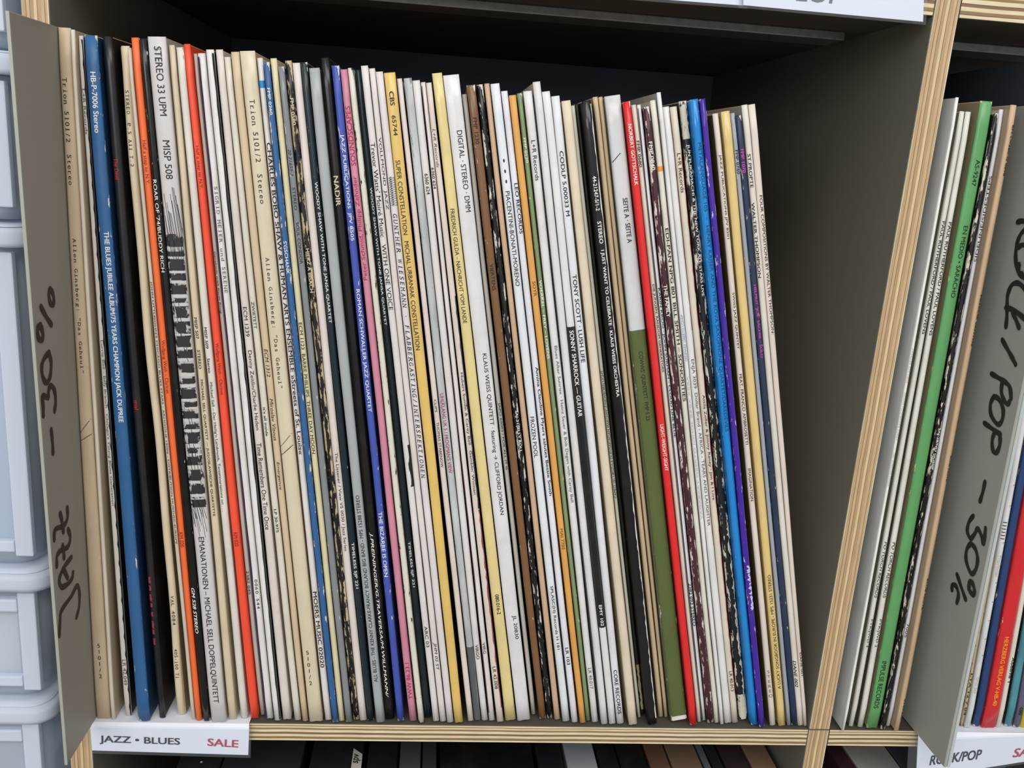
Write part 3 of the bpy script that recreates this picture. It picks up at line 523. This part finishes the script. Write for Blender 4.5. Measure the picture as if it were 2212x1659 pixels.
K = [
 r(2068,2074,210, 1820,1825,1582, '#e8e8e4', 'white-edged sleeve with a pale grey side, leftmost in the right-hand bay', txt=[('ARRAY RECORDS 1001',978,1050,'h','u',.7),('ABBEY RADER/KEN SIMON',848,952,'h','u',.7),('THE LAST RETREAT',752,828,'h','u',.7)], cv='#dcdcd8'),
 r(2077,2087,240, 1836,1845,1572, '#dad8cd', 'narrow ivory sleeve, left one of the twin pair left of the green record', txt=[('PAUL RUTHERFORD / PAUL LOVENS',478,722,'k','b',.6),('PO TORCH RECORDS',1170,1292,'k','i',.6),('PTR/JWD 3',1338,1398,'k','',.6)], cv='#76705c'),
 r(2090,2101,241, 1855,1866,1573, '#dddbd1', 'narrow ivory sleeve, right one of the twin pair left of the green record', txt=[('PAUL RUTHERFORD / PAUL LOVENS',480,725,'k','b',.6),('PO TORCH RECORDS',1171,1292,'k','i',.6),('PTR/JWD 2',1338,1398,'k','',.6)], cv='#5d5746'),
 r(2122,2148,218, 1874,1898,1576, '#5f9e61', 'wide green sleeve with black capitals in the right-hand bay', txt=[('AS-9247',345,402,'k','',.36,.05),('EN MEDIO \u2022 SARACHO',488,643,'k','',.36,.05),('IMPULSE RECORDS',1428,1530,'k','',.42,-.1)], wear=.14, wc='#cfc58f', cv='#94876a', rough=.3),
 r(2150,2161,244, 1904,1914,1578, '#131416', 'worn black sleeve between the green record and a white one', txt=[('SAJ-28/NO GOSSIP',925,1015,'w','b',.62)], wear=.6, wc='#d8cfb9', rough=.2),
 r(2163,2175,236, 1916,1924,1571, '#dcdce2', 'white sleeve with capitals reading upwards, left of the tan one in the right-hand bay', txt=[('SIDELINE/SIDESTEPS',380,566,'k','u',.62),('7005',1347,1377,'k','',.6)]),
 r(2184,2200,226, 1934,1944,1582, '#c9ab88', 'tan sleeve with black capitals on its right edge, left of the grey marker-written divider', txt=[('BN-LX280-G 0898',270,380,'k','b',.36,.28),('MOACIR SANTOS',637,748,'k','b',.36,.30),('BLUE NOTE',985,1040,'k','b',.3,.32),('BLUE NOTE',1250,1318,'k','b',.36,.3),('STEREO',1510,1555,'k','b',.36,.3)], cv='#b09c80'),
]
K2 = [
 r(2318,2326,232, 2076,2083,1571, '#c4ae86', 'thin torn brown sleeve directly right of the ROCK/POP divider', txt=[('LTA 12 7 04',1455,1545,'k','b',.7)], wear=.5, wc='#7b5e38', jit=.00015),
 r(2328,2344,232, 2085,2098,1575, '#dddedf', 'white sleeve with short ruled lines, left of the dark blue one in the right-hand bay', txt=[('Provincial',1200,1245,'h','',.5),('GMC 065',1462,1498,'h','',.4)], patch=[('hatching',1128+i*7,1130+i*7,-.9,.3,INK['k'],dict(n=1)) for i in range(6)]+[('ruled_line',y,y+2,.0,.95,'#8d8d92',dict(n=1)) for y in (1047,1092,1172,1258,1300,1340,1380,1415)]),
 r(2346,2366,232, 2104,2120,1572, '#23406f', 'dark blue sleeve with a white speck, left of the red one in the right-hand bay', wear=.15, cv='#10131c'),
 r(2368,2398,232, 2122,2153,1575, '#cf2a31', 'wide red sleeve with yellow capitals in the right-hand bay', txt=[('HERZBERG VERLAG V-HB-40',1376,1524,'y','b',.30,.02)], wear=.06, rough=.25),
 r(2399,2409,232, 2154,2164,1574, '#ddd6c6', 'cream sleeve with black numerals, right of the red one', txt=[('A68898 1',1420,1474,'k','b',.6,.2)]),
 r(2418,2433,232, 2173,2188,1572, '#4f8f9c', 'mottled teal sleeve in the lower right corner', mott=.35, wear=.2, cv='#16181b'),
 r(2436,2450,232, 2192,2205,1574, '#5d5a72', 'mottled grey-violet sleeve at the right end of the row', mott=.3, wear=.2, txt=[('coo',1528,1545,'k','b',.5)]),
 r(2452,2466,232, 2207,2220,1574, '#d8c23e', 'yellow sleeve cut off by the right picture edge'),
]
DRAW = scribble('#1d1d1f', '#b9b6b3'); 
def hatch():
    m, n, l, b = new_mat('crosshatch'); tc = n.new('ShaderNodeTexCoord'); mp = n.new('ShaderNodeMapping'); mp.inputs['Rotation'].default_value = (0, math.radians(45), 0); l.new(tc.outputs['Object'], mp.inputs[0])
    ck = n.new('ShaderNodeTexChecker'); ck.inputs['Scale'].default_value = 1500; ck.inputs[1].default_value = lin('#2a2a2c'); ck.inputs[2].default_value = lin('#cfcaca'); l.new(mp.outputs[0], ck.inputs[0])
    l.new(ck.outputs[0], b.inputs['Base Color']); return m
SPECIAL = {'OLIVE': card('#586538', .15, '#e2ded2', .24, .08), 'FLAKE': card('#d3ccbc', .85, '#17181a', .5), 'DRAW': DRAW, 'HATCH': hatch(), 'WORNBLACK': card('#17181b', 0.0, '#d8d8d4', 0.3, .2)}
for rows, grp, lim in ((J, 'records in the jazz and blues bay', (XS + .0004, XR0 - .0003)), (K, 'records in the right-hand bay', (XR1 + .0003, .4)), (K2, 'records in the right-hand bay', (.2, .5))):
    for s, d in zip(solve(rows, lim), rows):
        d['patch'] = [tuple(SPECIAL.get(x, x) if isinstance(x, str) and i == 5 else x for i, x in enumerate(q)) for q in d.get('patch', ())]
        rt = build_record(s, d, grp)
        if d.get('draw'):
            sp = [o for o in rt.children if o.name.startswith('spine')][0]; rnd = random.Random(3)
            def strokes(name, spec, colr, off):
                V, Fc = [], []
                for q, (y0, y1, u0, u1, kw) in enumerate(spec):
                    me = patch(s, y0, y1, u0, u1, off=off + (q % 5) * 0.000004, **kw); b = len(V); V += [tuple(v.co) for v in me.vertices]; Fc += [tuple(b + i for i in p.vertices) for p in me.polygons]; bpy.data.meshes.remove(me)
                obj(name, mesh(V, Fc), sp, [colr])
            strokes('ink_drawing', [(505, 1092, -.97, .97, dict(n=40, rag=.0))], DRAW, 0.00003)
            dark, lite = [], []; y = 520
            while y < 1085:
                a = rnd.uniform(9, 24); l = rnd.uniform(-.97, -.5); dark.append((y, y + a, l, rnd.uniform(.5, .97), dict(n=5, rag=.12))); y += a
                b = rnd.uniform(4, 9); lite.append((y + 1, y + b, -.95, .95, dict(n=3, rag=.04))); y += b + rnd.uniform(0, 6)
            for i in range(26):
                y = rnd.uniform(540, 1060); u = rnd.uniform(-.8, .6); (dark if i % 2 else lite).append((y, y + rnd.uniform(25, 60), u + rnd.uniform(.2, .5), u, dict(n=5, diag=.07)))
            for i in range(15):
                u = -.9 + i * .12; dark.append((rnd.uniform(400, 470), 540 + rnd.uniform(0, 25), u + .45, u - .05, dict(n=8, diag=.05)))
                dark.append((1080, 1110 + rnd.uniform(0, 60), min(.9, u + .1), u - .35, dict(n=8, diag=.05)))
            strokes('ink_light_strokes', lite, ink('#c4c1bf'), 0.00004); strokes('ink_dark_strokes', dark, ink('#242426'), 0.00006)

# ------------------------------------------------------------------ the lower shelf: record tops seen under the board
def low(x0, x1, c, label, top=-0.04, rough=.5, cv=None):
    a, b = on_z((x0, 1630), top), on_z((x1, 1630), top); L = top + 0.3562
    s = Sleeve(0.004, (a.x + b.x) / 2, -0.3562, 0.0, (b.x - a.x) - .0003, (b.x - a.x) - .0003, L)
    return build_record(s, dict(c=c, label=label, rough=rough, cv=cv or c, wear=0, raw=card(c, 0, '#e2d8c8', .5, .05)), 'records on the lower shelf'), s
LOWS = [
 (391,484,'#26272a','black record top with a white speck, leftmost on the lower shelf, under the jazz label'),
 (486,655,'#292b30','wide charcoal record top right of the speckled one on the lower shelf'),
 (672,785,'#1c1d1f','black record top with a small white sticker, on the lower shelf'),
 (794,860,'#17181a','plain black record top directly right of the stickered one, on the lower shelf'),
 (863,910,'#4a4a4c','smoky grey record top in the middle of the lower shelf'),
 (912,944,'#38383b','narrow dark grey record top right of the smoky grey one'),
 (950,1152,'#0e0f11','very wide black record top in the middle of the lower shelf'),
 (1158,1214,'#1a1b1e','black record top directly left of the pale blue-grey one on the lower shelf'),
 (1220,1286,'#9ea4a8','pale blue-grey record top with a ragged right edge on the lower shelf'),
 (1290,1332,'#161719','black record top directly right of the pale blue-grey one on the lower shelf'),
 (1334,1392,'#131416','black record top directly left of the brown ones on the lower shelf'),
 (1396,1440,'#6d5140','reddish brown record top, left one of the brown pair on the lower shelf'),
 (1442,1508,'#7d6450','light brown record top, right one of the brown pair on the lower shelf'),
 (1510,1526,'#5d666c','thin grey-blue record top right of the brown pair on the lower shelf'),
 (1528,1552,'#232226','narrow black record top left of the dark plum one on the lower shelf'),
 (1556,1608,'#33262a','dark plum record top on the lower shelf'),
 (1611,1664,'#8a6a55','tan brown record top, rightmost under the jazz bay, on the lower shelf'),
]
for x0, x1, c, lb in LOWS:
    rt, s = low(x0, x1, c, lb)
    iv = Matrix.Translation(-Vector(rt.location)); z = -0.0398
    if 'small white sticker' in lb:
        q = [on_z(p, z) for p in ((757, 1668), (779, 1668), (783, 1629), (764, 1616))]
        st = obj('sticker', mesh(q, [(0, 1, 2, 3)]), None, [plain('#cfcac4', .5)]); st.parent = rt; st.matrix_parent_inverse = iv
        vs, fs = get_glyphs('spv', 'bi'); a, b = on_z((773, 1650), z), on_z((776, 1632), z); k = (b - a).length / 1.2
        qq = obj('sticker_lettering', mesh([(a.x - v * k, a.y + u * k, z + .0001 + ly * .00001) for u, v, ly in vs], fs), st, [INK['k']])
    if 'white speck' in lb:
        p = on_z((435, 1646), z); sk = obj('speck', mesh([(p.x + .0007 * math.cos(i), p.y + .0007 * math.sin(i), z) for i in range(6)], [tuple(range(6))]), None, [INK['w']]); sk.parent = rt; sk.matrix_parent_inverse = iv
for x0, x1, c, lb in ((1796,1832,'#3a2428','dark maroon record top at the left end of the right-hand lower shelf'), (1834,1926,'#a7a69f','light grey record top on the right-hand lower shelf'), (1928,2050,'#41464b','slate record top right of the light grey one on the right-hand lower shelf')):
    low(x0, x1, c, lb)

# ------------------------------------------------------------------ index dividers with marker writing
def ribbon(pts, wd, to3):
    """a marker stroke: a smooth polyline of sheet points drawn as a ribbon with round ends"""
    P = []
    n = len(pts)
    for i in range(n - 1):
        p0, p1, p2, p3 = pts[max(0, i - 1)], pts[i], pts[i + 1], pts[min(n - 1, i + 2)]
        for k in range(6):
            t = k / 6
            P.append(tuple(0.5 * (2 * p1[a] + (p2[a] - p0[a]) * t + (2 * p0[a] - 5 * p1[a] + 4 * p2[a] - p3[a]) * t * t + (3 * p1[a] - p0[a] - 3 * p2[a] + p3[a]) * t ** 3) for a in (0, 1)))
    P.append(pts[-1]); V = []; Fc = []
    for i, p in enumerate(P):
        a, b = P[max(0, i - 1)], P[min(len(P) - 1, i + 1)]; dx, dy = b[0] - a[0], b[1] - a[1]; L = math.hypot(dx, dy) or 1
        h = wd * (0.5 + 0.06 * math.sin(i * 0.7)); nx, ny = -dy / L * h, dx / L * h
        V += [(p[0] + nx, p[1] + ny, 0.1 * (i % 5)), (p[0] - nx, p[1] - ny, 0.1 * (i % 5))]
        if i: k = 2 * i; Fc.append((k - 2, k - 1, k + 1, k))
    for q, p in enumerate((P[0], P[-1])):
        b0 = len(V); V += [(p[0] + wd * .5 * math.cos(j * .7854), p[1] + wd * .5 * math.sin(j * .7854), 1 + q) for j in range(8)]; Fc.append(tuple(range(b0, b0 + 8)))
    return V, Fc
def writing(strokes, conv, parent, on_sheet, mat, wd):
    V, Fc = [], []
    for si, st in enumerate(strokes):
        v, f = ribbon([on_sheet(conv(p)) for p in st], wd, None); base = len(V); V += [(a, b, ly + 3 * si) for a, b, ly in v]; Fc += [tuple(base + q for q in k) for k in f]
    return V, Fc
# left divider: sheet across the shelf front, flat against the left panel
dl = empty('index_divider', (XS, 0, 0), 'grey plastic index divider with JAZZ and a percentage in marker, at the far left', 'divider')
bm = box_bm(-0.0011, 0, -0.0385, 0.29, 0.0, 0.3165, 0.0003, 1)
for v in bm.verts:
    if v.co.y < 0: v.co.y += (0.0065 * (1 - v.co.z / 0.3165))
obj('sheet', bm_mesh(bm), dl, [plain('#948e82', 0.5, 0.4, 0.03, 40)])
obj('front_edge', bm_mesh(box_bm(-0.0012, 0.00005, -0.0005, 0.0, 0.0, 0.3165)), dl, [plain('#a3a698', 0.35, 0.5, 0.03)]).data.transform(Matrix(((1, 0, 0, 0), (0, 1, -0.0065 / 0.3165, -0.0321), (0, 0, 1, 0), (0, 0, 0, 1))))
za = lambda p: (p[0] / 2.9625, 540 + p[1] / 2.9625)
zb = lambda p: (p[0] / 2.9625, 1100 + p[1] / 2.9625)
def on_left(px): q = on_x(px, XS); return (q.y, q.z)
SA = [[(318,248),(310,285),(320,340),(338,350),(342,305),(330,265),(318,248)], [(258,362),(292,425),(326,478)], [(255,478),(236,510),(243,565),(264,575),(271,540),(260,495),(238,490)],
      [(312,655),(280,695),(264,755),(276,825),(300,848),(320,800),(325,720),(312,660)], [(347,1030),(354,965),(345,895),(322,868),(308,905),(306,942),(288,938),(268,940),(274,1000),(275,1060)], [(325,1150),(334,1230),(337,1300)],
      [(408,1640),(418,1690)]]
SB = [[(428,-10),(430,55),(405,105),(352,130),(345,195)], [(382,25),(395,80),(403,145)], [(433,128),(448,180),(432,240),(382,268),(362,305),(362,365)], [(398,232),(404,270),(408,312)],
      [(455,308),(405,375),(378,450),(392,497),(432,478),(460,440),(465,405)], [(402,378),(430,440)], [(488,690),(504,625),(507,540),(492,490),(452,560),(392,648),(382,720),(378,808)]]
MK = ink('#2f2318')
for grp in (SA[:3], SA[3:4], SA[4:5], SA[5:6]):
    V, Fc = writing(grp, za, dl, on_left, None, 0.0025); obj('marker_writing', mesh([(0.00022 + ly * 0.00002, a, b) for a, b, ly in V], Fc), dl, [MK])
for grp in (SB[:2], SB[2:4], SB[4:6], SB[6:]):
    V, Fc = writing(grp, zb, dl, on_left, None, 0.0025); obj('marker_writing', mesh([(0.00022 + ly * 0.00002, a, b) for a, b, ly in V], Fc), dl, [MK])
# right divider: leaning sheet
p0 = on_z((2039, 1658), 0.0); pa = on_y((2109, 1340), p0.y); pb = on_y((2172, 1010), p0.y)
lean_r = math.atan2(pb.x - p0.x, pb.z - p0.z)
dr = empty('index_divider', (p0.x, 0, 0.0), 'grey plastic index divider with ROCK/POP and a percentage in marker, in the right-hand bay', 'divider', None, (0, lean_r, 0))
obj('sheet', bm_mesh(box_bm(0.0, 0.0016, p0.y, 0.285, 0.0, 0.316, 0.0003, 1)), dr, [plain('#9fa19a', 0.5, 0.4, 0.03, 40)])
obj('clear_sleeve', bm_mesh(box_bm(0.0018, 0.0034, p0.y, 0.24, 0.0, 0.314, 0.0003, 1)), dr, [plain('#b9c0bd', 0.25, 0.5, 0.04)])
RL = Matrix.Rotation(lean_r, 3, 'Y'); NL = RL @ Vector((-1, 0, 0)); OL = Vector((p0.x, 0, 0))
def on_right(px):
    d = ray(px); t = (OL - CAM).dot(NL) / d.dot(NL); q = RL.transposed() @ (CAM + d * t - OL); return (q.y, q.z)
c5 = lambda p: (1772 + p[0] / 5.027, 380 + p[1] / 5.027)
c6 = lambda p: (1772 + p[0] / 5.027, 690 + p[1] / 5.027)
c7 = lambda p: (1772 + p[0] / 5.027, 1010 + p[1] / 5.027)
S5 = [[(2260,560),(2190,620),(2145,720),(2125,860),(2140,1000),(2185,1080),(2250,1120)], [(2150,780),(2200,750),(2260,760)], [(2165,960),(2160,1040),(2200,1070)], [(2150,500),(2212,490),(2270,520)],
      [(2020,1640),(2030,1520),(2032,1420),(2040,1290),(2085,1185),(2150,1165),(2215,1215),(2270,1290)], [(2020,1430),(2110,1460),(2210,1540),(2270,1600)], [(2095,1480),(2130,1560),(2165,1650)]]
S6 = [[(1980,222),(2040,330),(2090,420),(2125,490)], [(1862,590),(1930,630),(2010,680),(2062,740),(2075,860)], [(1980,680),(1972,790),(2000,880),(2040,920),(2060,890)],
      [(1890,835),(1852,920),(1860,1040),(1930,1140),(1980,1090),(1988,970),(1940,865),(1890,835)], [(1785,1125),(1860,1180),(1960,1250)], [(1905,1210),(1872,1310),(1880,1420),(1915,1450),(1950,1380),(1958,1290),(1945,1245)]]
S7 = [[(1792,155),(1770,260),(1738,368)], [(1665,525),(1620,590),(1600,690),(1635,770),(1680,720),(1715,665),(1760,760),(1775,835),(1790,740),(1798,660)], [(1640,820),(1595,890),(1588,1010),(1640,1150),(1690,1110),(1712,1000),(1690,890),(1640,820)],
      [(1488,1160),(1535,1300),(1582,1435)], [(1435,1330),(1440,1275),(1480,1290),(1505,1380),(1488,1468)], [(1618,1320),(1630,1235),(1660,1260),(1680,1340),(1662,1388),(1630,1340)]]
for S_, cv_ in ((S5[:4], c5), (S5[4:], c5), (S6[:1], c6), (S6[1:3], c6), (S6[3:4], c6), (S6[4:], c6), (S7[:1], c7), (S7[1:2], c7), (S7[2:3], c7), (S7[3:], c7)):
    V, Fc = writing(S_, cv_, dr, on_right, None, 0.0024)
    obj('marker_writing', mesh([(-0.00022 - ly * 0.00002, a, b) for a, b, ly in V], [tuple(reversed(f)) for f in Fc]), dr, [ink('#23211f')])
# tall dark board behind the marker-written divider
bd = empty('index_divider', (p0.x + 0.0052, 0, 0), 'tall dark slate board behind the ROCK/POP divider, higher than the records', 'divider', None, (0, lean_r, 0))
obj('sheet', bm_mesh(box_bm(0.0, 0.0016, 0.004, 0.30, 0.0, 0.336, 0.0003, 1)), bd, [plain('#3a4048', 0.45, 0.4, 0.03, 40)])

# ------------------------------------------------------------------ shelf labels
PAPER = plain('#e6e9f2', 0.55, 0.3, 0.015, 40); CLEAR = clear_plastic('clear_plastic', '#fbfcfd', 0.035)
def flat_text(body, style, a, b, h_px, yplane):
    """lettering on a vertical card: left end a, right end b (middle line, image pixels), height h_px"""
    A, B = on_y(a, yplane), on_y(b, yplane); T = on_y((a[0], a[1] - h_px / 2), yplane); Bo = on_y((a[0], a[1] + h_px / 2), yplane); hh = (T - Bo).length
    vs, fs = get_glyphs(body, style); us = [v[0] for v in vs]; ws = [v[1] for v in vs]
    d = (B - A); nrm = Vector((-d.z, 0, d.x)).normalized(); V = []
    for u, v, ly in vs: V.append(A + d * ((u - min(us)) / (max(us) - min(us))) + nrm * (((v - min(ws)) / (max(ws) - min(ws)) - .5) * hh) + Vector((0, -ly * 0.00002, 0)))
    return V, fs
def label_thing(name, corners, flat_depth, label, cat, texts, yp=-0.0034, zflat=-0.00015, holder=True, lx=.002):
    TL, TR, BR, BL = [on_y(c, yp) for c in corners]
    root = empty(name, (TL.x, 0, 0), label, cat)
    inv = Matrix.Translation(-Vector(root.location)); th = 0.0004
    V = [TL, TR, BR, BL]; V = [Vector(v) for v in V] + [Vector(v) + Vector((0, th, 0)) for v in V]
    Fs = [(0, 3, 2, 1), (4, 5, 6, 7), (0, 1, 5, 4), (1, 2, 6, 5), (2, 3, 7, 6), (3, 0, 4, 7)]
    if flat_depth:
        b = len(V); zt = zflat
        a0, a1 = Vector((TL.x + .0004, 0.0, zt)), Vector((TR.x - .0004, 0.0, zt))
        V += [TL + Vector((0, 0, 0)), TR + Vector((0, 0, 0)), Vector((a1.x, yp + .0022, zt)), Vector((a0.x, yp + .0022, zt)), Vector((a1.x, flat_depth, zt)), Vector((a0.x, flat_depth, zt))]
        Fs += [(b, b + 1, b + 2, b + 3), (b + 3, b + 2, b + 4, b + 5)]
    o = obj('paper_card', mesh(V, Fs), None, [PAPER]); o.parent = root; o.matrix_parent_inverse = inv
    for body, st, a, b2, h, inkm in texts:
        tv, tf = flat_text(body, st, a, b2, h, yp - 0.00012)
        t = obj('lettering', mesh(tv, tf), None, [inkm]); t.parent = root; t.matrix_parent_inverse = inv
    if holder:
        e = 0.0012
        hv = [TL + Vector((-lx, -.0006, e)), TR + Vector((.0012, -.0006, e)), BR + Vector((.0012, -.0006, -e)), BL + Vector((-lx, -.0006, -e))]
        hv += [v + Vector((0, 0.0003, 0)) for v in hv]
        h = obj('clear_holder', mesh(hv, [(0, 3, 2, 1), (4, 5, 6, 7), (0, 1, 5, 4), (1, 2, 6, 5), (2, 3, 7, 6), (3, 0, 4, 7)]), None, [CLEAR]); h.parent = root; h.matrix_parent_inverse = inv
    return root
NAVY, SALE = ink('#1a1c2c'), ink('#b23549')
label_thing('shelf_label', [(195, 1572), (538, 1576), (536, 1631), (199, 1621)], 0.030, 'white shelf label reading JAZZ and BLUES with SALE in red', 'shelf label',
            [('JAZZ \u2022 BLUES', 'B', (215, 1598), (389, 1604), 19, NAVY), ('SALE', 'B', (448, 1603), (515, 1607), 16.5, SALE)])
label_thing('shelf_label', [(1983, 1601), (2330, 1585), (2330, 1627), (1979, 1682)], 0.030, 'white shelf label reading ROCK/POP in italics with SALE in red', 'shelf label',
            [('ROCK/POP', 'Bi', (2008, 1643), (2121, 1629), 21, NAVY), ('SALE', 'Bi', (2188, 1627), (2255, 1620), 19, SALE)], lx=.0055)
# sign holders on the shelf above
sg = label_thing('shelf_sign', [(1050, -82), (1612, -40), (1608, 12), (1050, -30)], 0, 'white paper sign in a clear holder at the top, left of the larger sign', 'sign', [], yp=-0.0040)
sg2 = label_thing('shelf_sign', [(1606, -40), (1996, -10), (1994, 47), (1606, 11)], 0, 'white paper sign with cut off grey letters in a clear holder at the top', 'sign',
            [('LOI', 'b', (1722, -17), (1800, -11), 38, ink('#6f7076'))], yp=-0.0056)

# ------------------------------------------------------------------ translucent storage boxes at the left edge
MILK = milky('milky_plastic', '#e6eefa', 0.42)
RIBM = milky('milky_plastic_thick', '#e3ebf7', 0.85)
def storage_box(z0, z1, x1, label, lid=True, ribs=False):
    root = empty('storage_box', (x1 - 0.16, 0.155, z0), label, 'storage box', 'translucent boxes stacked beside the shelf')
    hx, y0, y1 = 0.16, -0.150, 0.150
    t = 0.0022; rc = 0.010; H = z1 - z0
    def ring(ins, z):
        out = []
        ax, ay0, ay1 = hx - ins, y0 + ins, y1 - ins; rr = rc
        for cx, cy, a0 in ((ax - rr, ay0 + rr, -90), (ax - rr, ay1 - rr, 0), (-ax + rr, ay1 - rr, 90), (-ax + rr, ay0 + rr, 180)):
            for k in range(7): a = math.radians(a0 + 15 * k); out.append((cx + rr * math.cos(a), cy + rr * math.sin(a), z))
        return out
    def shell(levels, cap0, cap1):
        V = []; Fc = []; n = 28
        for ins, z in levels: V += ring(ins, z)
        for i in range(len(levels) - 1):
            for k in range(n): a = i * n + k; b = i * n + (k + 1) % n; Fc.append((a, b, b + n, a + n))
        if cap0: Fc.append(tuple(reversed(range(n))))
        if cap1: Fc.append(tuple(range((len(levels) - 1) * n, len(levels) * n)))
        return mesh(V, Fc, True)
    obj('body', shell([(0.006, 0.0004), (0.0045, 0.004), (0.003, H - 0.010), (0.0054, H - 0.010), (0.0066, 0.006), (0.0085, 0.003)], True, True), root, [MILK])
    obj('rim', shell([(0.003, H - 0.0095), (-0.003, H - 0.0095), (-0.0034, H - 0.0075), (-0.0034, H - 0.0035), (-0.003, H - 0.0015), (0.0052, H - 0.0015), (0.0052, H - 0.0095), (0.003, H - 0.0095)], False, False), root, [RIBM])
    if lid: obj('lid', shell([(0.001, H - 0.0012), (-0.001, H - 0.0012), (-0.001, H - 0.0004), (0.004, H - 0.0002)], True, True), root, [RIBM])
    if H > 0.05:
        for nm, a, b, c, e in (('front_rib', hx - 0.0125, hx - 0.0045, 0.006, H - 0.012), ('front_ledge', -hx + 0.02, hx - 0.0128, 0.008, 0.0135), ('front_ledge', -hx + 0.02, hx - 0.0128, H - 0.022, H - 0.0155)):
            obj(nm, bm_mesh(box_bm(a, b, y0 + 0.0008, y0 + 0.0046, c, e, 0.0008)), root, [RIBM])
    for yy in (-0.06, 0.06):
        o = obj('handle_clip', bm_mesh(box_bm(hx - 0.0026, hx + 0.0004, yy - 0.012, yy + 0.012, H - 0.034, H - 0.0106, 0.0008)), root, [MILK])
    return root
storage_box(0.3075, 0.47, -0.1730, 'translucent storage box at the very top of the left stack')
storage_box(0.2375, 0.3065, -0.1745, 'shallow translucent storage box, second from the top of the left stack')
storage_box(0.0770, 0.2365, -0.1765, 'tall translucent storage box in the middle of the left stack, holding grey magazines')
storage_box(0.0060, 0.0760, -0.1775, 'shallow translucent storage box low in the left stack, holding a cream book')
storage_box(-0.170, 0.0050, -0.1800, 'translucent storage box at the lower left corner of the picture')
storage_box(FLOOR + .0005, -0.171, -0.1800, 'lowest translucent storage box, standing on the floor')
def inside(name, x0, x1, y0, y1, z0, z1, c, label, cat):
    o = obj(name, bm_mesh(box_bm(x0, x1, y0, y1, z0, z1, 0.001, 2)), None, [plain(c, .6)]); tag(o, label, cat); return o
inside('magazine', -0.32, -0.1870, 0.0142, 0.0265, 0.0832, 0.218, '#aebacd', 'grey-blue magazine standing inside the tall translucent box', 'magazine')
inside('magazine', -0.32, -0.1848, 0.027, 0.036, 0.0832, 0.212, '#95a2ba', 'darker grey-blue magazine behind the front one in the tall translucent box', 'magazine')
inside('book', -0.32, -0.1945, 0.0142, 0.0265, 0.0122, 0.0500, '#e6dfce', 'cream book standing inside the shallow translucent box', 'book')
inside('folder', -0.32, -0.1895, 0.027, 0.036, 0.0122, 0.060, '#1f6f90', 'teal folder behind the cream book in the shallow translucent box', 'folder')
